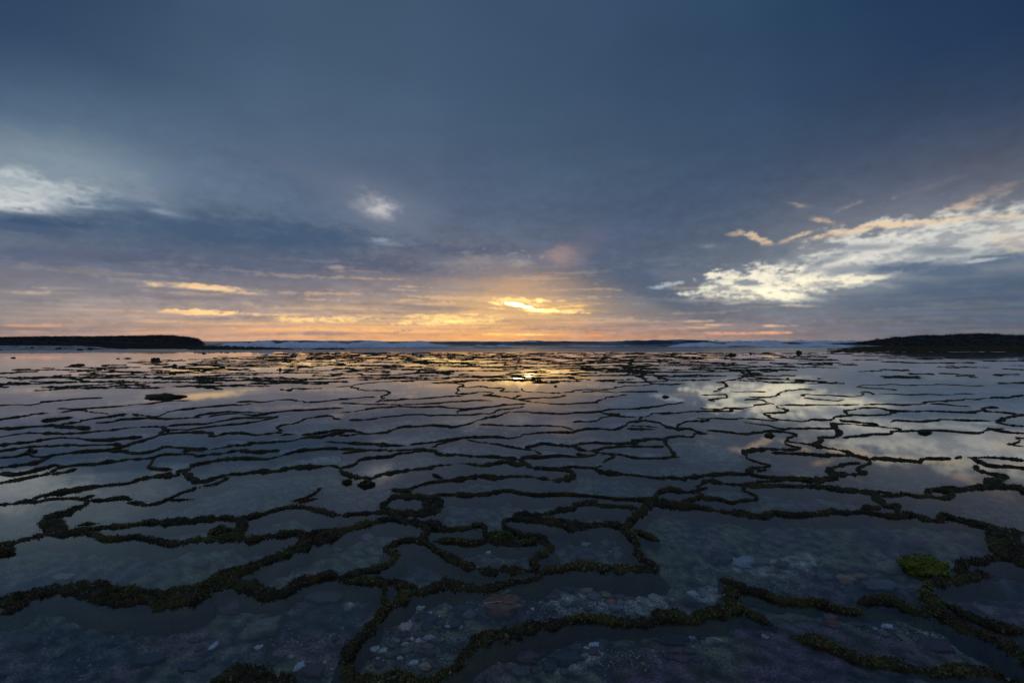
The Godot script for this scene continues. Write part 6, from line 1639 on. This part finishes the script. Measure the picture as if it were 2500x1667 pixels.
	[-0.512, 2.992, 0.023, 0.018, 0.016, 43, 0.1, 0.095, 0.085, "", "fill"],
	[-0.345, 3.153, 0.065, 0.046, 0.035, 37, 0.108, 0.12, 0.132, "", "fill"],
	[-0.226, 2.938, 0.032, 0.021, 0.017, 131, 0.253, 0.187, 0.165, "", "fill"],
	[-0.621, 3.489, 0.033, 0.028, 0.014, 78, 0.144, 0.096, 0.096, "", "fill"],
	[-0.942, 2.942, 0.04, 0.035, 0.027, 87, 0.12, 0.08, 0.08, "", "fill"],
	[-0.98, 3.312, 0.02, 0.017, 0.011, 128, 0.115, 0.085, 0.075, "", "fill"],
	[-1.101, 3.381, 0.036, 0.035, 0.019, 44, 0.144, 0.096, 0.096, "", "fill"],
	[-0.378, 3.321, 0.047, 0.038, 0.021, 92, 0.3, 0.285, 0.255, "", "fill"],
	[-0.362, 3.199, 0.027, 0.023, 0.019, 132, 0.16, 0.152, 0.136, "", "fill"],
	[-0.89, 3.282, 0.038, 0.025, 0.02, 166, 0.05, 0.048, 0.043, "", "fill"],
	[-0.425, 2.891, 0.032, 0.031, 0.014, 34, 0.045, 0.05, 0.055, "", "fill"],
	[0.033, 3.29, 0.053, 0.041, 0.027, 156, 0.045, 0.05, 0.055, "", "fill"],
	[-0.275, 3.457, 0.032, 0.03, 0.021, 176, 0.184, 0.136, 0.12, "", "fill"],
	[-0.318, 3.607, 0.02, 0.015, 0.011, 148, 0.1, 0.1, 0.1, "", "fill"],
	[-0.454, 3.383, 0.029, 0.024, 0.016, 40, 0.504, 0.336, 0.336, "", "fill"],
	[-0.667, 3.592, 0.036, 0.026, 0.024, 0, 0.42, 0.42, 0.42, "", "fill"],
	[-0.547, 3.419, 0.028, 0.022, 0.019, 126, 0.378, 0.42, 0.462, "", "fill"],
	[-0.517, 3.19, 0.048, 0.04, 0.03, 77, 0.07, 0.07, 0.056, "", "fill"],
	[-0.643, 3.492, 0.047, 0.046, 0.021, 6, 0.09, 0.1, 0.11, "", "fill"],
	[-0.183, 3.374, 0.054, 0.05, 0.022, 136, 0.05, 0.048, 0.043, "", "fill"],
	[-0.573, 3.531, 0.067, 0.047, 0.03, 73, 0.072, 0.08, 0.088, "", "fill"],
	[-0.472, 3.333, 0.06, 0.058, 0.024, 32, 0.504, 0.336, 0.336, "", "fill"],
	[-0.478, 3.35, 0.042, 0.033, 0.021, 151, 0.3, 0.3, 0.3, "", "fill"],
	[-0.401, 3.488, 0.064, 0.053, 0.026, 109, 0.072, 0.048, 0.048, "", "fill"],
	[0.195, 3.809, 0.069, 0.052, 0.045, 50, 0.144, 0.16, 0.176, "", "fill"],
	[0.861, 3.773, 0.023, 0.021, 0.013, 165, 0.06, 0.04, 0.04, "", "fill"],
	[0.769, 4.064, 0.026, 0.026, 0.015, 108, 0.27, 0.3, 0.33, "", "fill"],
	[0.1, 3.824, 0.027, 0.025, 0.016, 6, 0.1, 0.1, 0.1, "", "fill"],
	[0.391, 3.508, 0.03, 0.019, 0.013, 157, 0.22, 0.22, 0.22, "", "fill"],
	[0.127, 4.022, 0.036, 0.024, 0.016, 41, 0.22, 0.209, 0.187, "", "fill"],
	[0.745, 3.61, 0.027, 0.017, 0.015, 102, 0.069, 0.051, 0.045, "", "fill"],
	[0.693, 3.721, 0.042, 0.033, 0.029, 95, 0.378, 0.42, 0.462, "", "fill"],
	[0.715, 3.705, 0.03, 0.029, 0.017, 158, 0.345, 0.255, 0.225, "", "fill"],
	[0.576, 3.598, 0.027, 0.027, 0.017, 95, 0.1, 0.1, 0.08, "", "fill"],
	[0.277, 3.609, 0.033, 0.027, 0.013, 31, 0.12, 0.12, 0.12, "", "fill"],
	[0.237, 3.665, 0.058, 0.037, 0.032, 138, 0.253, 0.187, 0.165, "", "fill"],
	[0.558, 3.714, 0.035, 0.032, 0.022, 21, 0.192, 0.128, 0.128, "", "fill"],
	[1.013, 3.7, 0.026, 0.019, 0.012, 85, 0.378, 0.42, 0.462, "", "fill"],
	[1.021, 3.773, 0.048, 0.034, 0.028, 92, 0.144, 0.096, 0.096, "", "fill"],
	[0.168, 3.682, 0.033, 0.021, 0.013, 51, 0.16, 0.16, 0.16, "", "fill"],
	[0.649, 3.481, 0.064, 0.049, 0.031, 158, 0.12, 0.12, 0.12, "", "fill"],
	[0.814, 3.729, 0.05, 0.033, 0.026, 98, 0.084, 0.056, 0.056, "", "fill"],
	[0.826, 3.803, 0.03, 0.026, 0.012, 8, 0.081, 0.06, 0.053, "", "fill"],
	[0.269, 3.436, 0.047, 0.037, 0.031, 39, 0.06, 0.04, 0.04, "", "fill"],
	[0.854, 3.494, 0.034, 0.034, 0.014, 6, 0.096, 0.064, 0.064, "", "fill"],
	[0.181, 3.773, 0.058, 0.042, 0.031, 72, 0.144, 0.096, 0.096, "", "fill"],
	[0.789, 3.414, 0.052, 0.045, 0.035, 165, 0.08, 0.076, 0.068, "", "fill"],
	[0.017, 3.659, 0.028, 0.026, 0.015, 11, 0.045, 0.05, 0.055, "", "fill"],
	[0.611, 3.506, 0.047, 0.045, 0.026, 120, 0.06, 0.057, 0.051, "", "fill"],
	[0.392, 3.521, 0.02, 0.014, 0.01, 78, 0.05, 0.05, 0.05, "", "fill"],
	[0.008, 3.723, 0.026, 0.02, 0.015, 21, 0.36, 0.24, 0.24, "", "fill"],
	[0.579, 3.633, 0.025, 0.016, 0.016, 159, 0.07, 0.07, 0.056, "", "fill"],
	[0.496, 3.533, 0.058, 0.049, 0.036, 78, 0.16, 0.16, 0.128, "", "fill"],
	[0.111, 3.768, 0.031, 0.024, 0.019, 67, 0.081, 0.06, 0.053, "", "fill"],
	[0.337, 3.633, 0.03, 0.027, 0.019, 147, 0.22, 0.209, 0.187, "", "fill"],
	[0.184, 3.623, 0.065, 0.044, 0.031, 95, 0.06, 0.04, 0.04, "", "fill"],
	[2.679, 4.231, 0.038, 0.036, 0.023, 33, 0.3, 0.3, 0.3, "", "fill"],
	[1.932, 4.285, 0.022, 0.014, 0.014, 143, 0.184, 0.136, 0.12, "", "fill"],
	[2.583, 4.115, 0.026, 0.019, 0.011, 138, 0.264, 0.176, 0.176, "", "fill"],
	[2.717, 4.475, 0.017, 0.013, 0.008, 156, 0.081, 0.06, 0.053, "", "fill"],
	[3.185, 4.146, 0.028, 0.017, 0.016, 41, 0.138, 0.102, 0.09, "", "fill"],
	[2.486, 4.274, 0.032, 0.029, 0.017, 109, 0.063, 0.07, 0.077, "", "fill"],
	[2.771, 4.047, 0.03, 0.023, 0.019, 41, 0.16, 0.152, 0.136, "", "fill"],
	[0.921, 4.296, 0.017, 0.01, 0.012, 8, 0.192, 0.128, 0.128, "", "fill"],
	[2.902, 4.263, 0.038, 0.027, 0.018, 143, 0.08, 0.076, 0.068, "", "fill"],
	[1.452, 4.211, 0.028, 0.027, 0.019, 158, 0.096, 0.064, 0.064, "", "fill"],
	[1.901, 4.166, 0.034, 0.021, 0.015, 25, 0.198, 0.22, 0.242, "", "fill"],
	[2.59, 4.361, 0.034, 0.029, 0.022, 159, 0.108, 0.12, 0.132, "", "fill"],
	[2.82, 3.207, 0.017, 0.014, 0.011, 5, 0.42, 0.42, 0.336, "", "fill"],
	[2.606, 3.226, 0.035, 0.029, 0.021, 115, 0.27, 0.3, 0.33, "", "fill"],
	[3.34, 3.282, 0.02, 0.02, 0.008, 133, 0.184, 0.136, 0.12, "", "fill"],
	[2.655, 3.151, 0.017, 0.014, 0.01, 105, 0.12, 0.12, 0.096, "", "fill"],
	[2.184, 2.988, 0.041, 0.025, 0.017, 76, 0.08, 0.08, 0.08, "", "fill"],
	[3.218, 3.383, 0.03, 0.021, 0.021, 139, 0.06, 0.06, 0.06, "", "fill"],
	[1.745, 3.099, 0.048, 0.046, 0.028, 98, 0.3, 0.285, 0.255, "", "fill"],
	[2.2, 3.039, 0.036, 0.026, 0.023, 159, 0.06, 0.057, 0.051, "", "fill"],
	[3.276, 3.106, 0.026, 0.023, 0.015, 160, 0.07, 0.067, 0.06, "", "fill"],
	[3.258, 3.515, 0.048, 0.039, 0.032, 77, 0.144, 0.16, 0.176, "", "fill"],
	[2.512, 3.227, 0.035, 0.023, 0.02, 154, 0.05, 0.048, 0.043, "", "fill"],
	[2.355, 3.311, 0.042, 0.026, 0.028, 35, 0.144, 0.096, 0.096, "", "fill"],
	[3.421, 3.574, 0.035, 0.026, 0.023, 178, 0.264, 0.176, 0.176, "", "fill"],
	[0.115, 2.956, 0.02, 0.013, 0.009, 157, 0.07, 0.07, 0.07, "", "fill"],
	[0.537, 2.962, 0.066, 0.063, 0.037, 148, 0.084, 0.056, 0.056, "", "fill"],
	[-0.031, 2.99, 0.024, 0.016, 0.012, 117, 0.06, 0.057, 0.051, "", "fill"],
	[1.205, 2.992, 0.022, 0.017, 0.01, 152, 0.27, 0.3, 0.33, "", "fill"],
	[0.652, 2.902, 0.02, 0.013, 0.013, 75, 0.144, 0.096, 0.096, "", "fill"],
	[1.022, 2.887, 0.044, 0.033, 0.021, 127, 0.092, 0.068, 0.06, "", "fill"],
	[0.196, 2.963, 0.026, 0.019, 0.017, 132, 0.09, 0.1, 0.11, "", "fill"],
	[0.313, 2.881, 0.027, 0.019, 0.012, 122, 0.06, 0.057, 0.051, "", "fill"],
	[0.333, 2.883, 0.057, 0.045, 0.025, 21, 0.08, 0.08, 0.08, "", "fill"],
	[0.993, 2.893, 0.045, 0.037, 0.031, 132, 0.057, 0.043, 0.038, "", "fill"],
	[-0.745, 2.967, 0.036, 0.028, 0.015, 71, 0.22, 0.22, 0.22, "", "fill"],
	[-1.256, 3.195, 0.06, 0.046, 0.038, 111, 0.05, 0.048, 0.043, "", "fill"],
	[-0.921, 3.272, 0.018, 0.014, 0.012, 110, 0.192, 0.128, 0.128, "", "fill"],
	[-0.958, 3.133, 0.035, 0.032, 0.018, 19, 0.081, 0.06, 0.053, "", "fill"],
	[-0.96, 3.087, 0.044, 0.033, 0.018, 162, 0.063, 0.07, 0.077, "", "fill"],
	[-0.976, 3.044, 0.05, 0.048, 0.033, 50, 0.16, 0.16, 0.16, "", "fill"],
	[-2.045, 3.084, 0.071, 0.047, 0.033, 93, 0.378, 0.42, 0.462, "", "fill"],
	[-1.689, 2.942, 0.034, 0.022, 0.02, 85, 0.069, 0.051, 0.045, "", "fill"],
	[-1.75, 2.995, 0.023, 0.017, 0.011, 122, 0.072, 0.048, 0.048, "", "fill"],
	[-1.977, 2.967, 0.036, 0.022, 0.014, 98, 0.081, 0.06, 0.053, "", "fill"],
	[-1.521, 2.841, 0.016, 0.011, 0.01, 60, 0.072, 0.08, 0.088, "", "fill"],
	[-1.735, 2.968, 0.024, 0.022, 0.014, 112, 0.184, 0.136, 0.12, "", "fill"],
	[-1.995, 2.883, 0.041, 0.034, 0.024, 99, 0.12, 0.08, 0.08, "", "fill"],
	[-1.556, 2.939, 0.031, 0.024, 0.019, 135, 0.072, 0.048, 0.048, "", "fill"],
	[-1.825, 2.966, 0.039, 0.026, 0.02, 126, 0.108, 0.12, 0.132, "", "fill"],
	[0.084, 4.574, 0.049, 0.036, 0.022, 87, 0.06, 0.06, 0.06, "", "fill"],
	[-0.305, 4.494, 0.033, 0.031, 0.019, 99, 0.115, 0.085, 0.075, "", "fill"],
	[-0.032, 4.421, 0.036, 0.03, 0.021, 90, 0.22, 0.209, 0.187, "", "fill"],
	[-0.329, 4.583, 0.022, 0.019, 0.013, 6, 0.378, 0.42, 0.462, "", "fill"],
	[-0.417, 4.606, 0.063, 0.061, 0.027, 16, 0.08, 0.08, 0.064, "", "fill"],
	[-0.378, 4.722, 0.017, 0.014, 0.011, 17, 0.253, 0.187, 0.165, "", "fill"],
	[0.133, 4.621, 0.03, 0.023, 0.015, 82, 0.115, 0.085, 0.075, "", "fill"],
	[0.427, 4.7, 0.057, 0.041, 0.033, 117, 0.092, 0.068, 0.06, "", "fill"],
	[1.277, 4.597, 0.026, 0.021, 0.014, 50, 0.22, 0.22, 0.176, "", "fill"],
	[1.248, 4.54, 0.07, 0.046, 0.034, 126, 0.12, 0.12, 0.12, "", "fill"],
	[0.332, 4.674, 0.031, 0.025, 0.015, 80, 0.063, 0.07, 0.077, "", "fill"],
	[1.008, 4.601, 0.034, 0.027, 0.021, 22, 0.345, 0.255, 0.225, "", "fill"],
	[1.209, 4.688, 0.023, 0.017, 0.015, 45, 0.072, 0.048, 0.048, "", "fill"],
	[1.771, 4.55, 0.043, 0.039, 0.019, 84, 0.144, 0.096, 0.096, "", "fill"],
	[-1.253, 3.335, 0.038, 0.024, 0.019, 46, 0.144, 0.16, 0.176, "", "fill"],
	[-1.291, 3.24, 0.042, 0.029, 0.017, 144, 0.16, 0.16, 0.16, "", "fill"],
	[-1.979, 3.305, 0.047, 0.035, 0.021, 62, 0.054, 0.06, 0.066, "", "fill"],
	[-1.082, 3.148, 0.027, 0.021, 0.013, 141, 0.27, 0.3, 0.33, "", "fill"],
	[-2.037, 3.185, 0.018, 0.013, 0.01, 49, 0.3, 0.285, 0.255, "", "fill"],
	[-1.637, 3.05, 0.021, 0.017, 0.011, 146, 0.06, 0.04, 0.04, "", "fill"],
	[-1.67, 3.334, 0.033, 0.026, 0.021, 154, 0.09, 0.1, 0.11, "", "fill"],
	[-2.144, 3.089, 0.065, 0.065, 0.028, 42, 0.054, 0.06, 0.066, "", "fill"],
	[-3.623, 3.559, 0.037, 0.029, 0.018, 64, 0.084, 0.056, 0.056, "", "fill"],
	[-3.63, 3.524, 0.022, 0.018, 0.012, 125, 0.057, 0.043, 0.038, "", "fill"],
	[-2.529, 3.459, 0.036, 0.024, 0.019, 106, 0.057, 0.043, 0.038, "", "fill"],
	[-3.136, 2.996, 0.037, 0.03, 0.017, 106, 0.05, 0.05, 0.05, "", "fill"],
	[-3.29, 3.466, 0.056, 0.041, 0.034, 3, 0.3, 0.3, 0.24, "", "fill"],
	[-2.336, 3.048, 0.02, 0.019, 0.008, 137, 0.198, 0.22, 0.242, "", "fill"],
	[-1.467, 3.247, 0.026, 0.018, 0.017, 166, 0.07, 0.07, 0.056, "", "fill"],
	[-2.294, 3.121, 0.032, 0.027, 0.018, 128, 0.05, 0.048, 0.043, "", "fill"],
	[-3.076, 3.056, 0.033, 0.028, 0.021, 113, 0.12, 0.12, 0.096, "", "fill"],
	[-2.087, 4.424, 0.035, 0.027, 0.019, 48, 0.05, 0.048, 0.043, "", "fill"],
	[-2.134, 4.3, 0.069, 0.05, 0.029, 178, 0.198, 0.22, 0.242, "", "fill"],
	[-2.147, 4.402, 0.024, 0.016, 0.01, 87, 0.22, 0.22, 0.176, "", "fill"],
	[-1.937, 4.126, 0.022, 0.013, 0.009, 48, 0.16, 0.16, 0.16, "", "fill"],
	[1.33, 3.166, 0.033, 0.029, 0.015, 103, 0.054, 0.06, 0.066, "", "fill"],
	[1.407, 3.112, 0.018, 0.016, 0.012, 174, 0.3, 0.285, 0.255, "", "fill"],
	[1.296, 3.05, 0.035, 0.034, 0.02, 113, 0.192, 0.128, 0.128, "", "fill"],
	[1.329, 3.139, 0.038, 0.035, 0.026, 41, 0.05, 0.048, 0.043, "", "fill"],
	[1.258, 3.058, 0.047, 0.034, 0.019, 38, 0.084, 0.056, 0.056, "", "fill"],
	[1.283, 3.285, 0.022, 0.019, 0.014, 124, 0.253, 0.187, 0.165, "", "fill"],
]
# rocks out of the water: x, depth, width, length, height, kind, label
const ROCKS := [
	[3.55, 3.99, 0.421, 0.252, 0.105, "green", "bright green weed-covered boulder beside the claw-like rim"],
	[-0.1, 4.59, 0.228, 0.137, 0.057, "moss", "moss-topped boulder dotted with pale shells inside the hook-shaped rim"],
	[-3.07, 4.73, 0.16, 0.096, 0.04, "weed", "lone brown weed-tufted stone in a long narrow pool"],
	[-4.81, 4.26, 0.123, 0.074, 0.031, "weed", "weedy stone at the end of a pool's left rim"],
	[-12.48, 16.16, 1.256, 0.753, 0.094, "dark", "long flat black slab of rock lying on the reef"],
	[-38.52, 48.56, 0.818, 0.286, 0.24, "dark", "small dark wedge-shaped rock in the smooth lagoon"],
	[-27.69, 36.89, 0.359, 0.126, 0.137, "dark", "dark boulder at the edge of the reef by the lagoon"],
	[-44.97, 52.69, 0.819, 0.287, 0.102, "dark", "low rock barely breaking the smooth lagoon"],
	[-45.69, 52.17, 0.406, 0.142, 0.062, "dark", "low rock barely breaking the smooth lagoon"],
	[-60.46, 54.52, 0.671, 0.235, 0.084, "dark", "low rock barely breaking the smooth lagoon"],
	[-36.58, 37.9, 0.919, 0.322, 0.115, "dark", "low rock barely breaking the smooth lagoon"],
	[-49.53, 72.41, 0.751, 0.263, 0.094, "dark", "low rock barely breaking the smooth lagoon"],
	[-16.27, 31.58, 0.205, 0.072, 0.118, "dark", "round dark stone alone among thin far rims"],
	[1.34, 22.44, 0.349, 0.122, 0.084, "dark", "pair-shaped dark stone below the sun's golden reflection"],
	[5.52, 16.18, 0.22, 0.132, 0.057, "dark", "small dark rock in a pale pool of mid reef"],
	[-2.04, 6.27, 0.172, 0.103, 0.043, "weed", "tufted clump of weed standing in an open pool"],
	[-2.34, 6.38, 0.103, 0.062, 0.026, "weed", "small tuft of weed beside the larger clump in the pool"],
	[31.68, 64.9, 1.218, 0.426, 0.26, "dark", "black flat-topped rock on the far reef near the breakers"],
	[49.08, 76.93, 0.848, 0.297, 0.441, "dark", "black double-humped rock by the right-hand headland's shelf"],
	[37.94, 71.5, 0.325, 0.114, 0.206, "dark", "tiny black rock on the far reef"],
	[5.46, 9.55, 0.154, 0.093, 0.039, "weed", "lone small rock in the pool inside the zigzag rim"],
	[9.06, 9.89, 0.198, 0.119, 0.05, "weed", "flat weed clump in the broad silvery pool"],
	[14.8, 24.16, 0.141, 0.049, 0.051, "dark", "dot-like rock in the pale pool beyond the bright reflection"],
	[1.94, 20.02, 0.143, 0.086, 0.037, "dark", "small dark stone near the pair-shaped stone"],
]
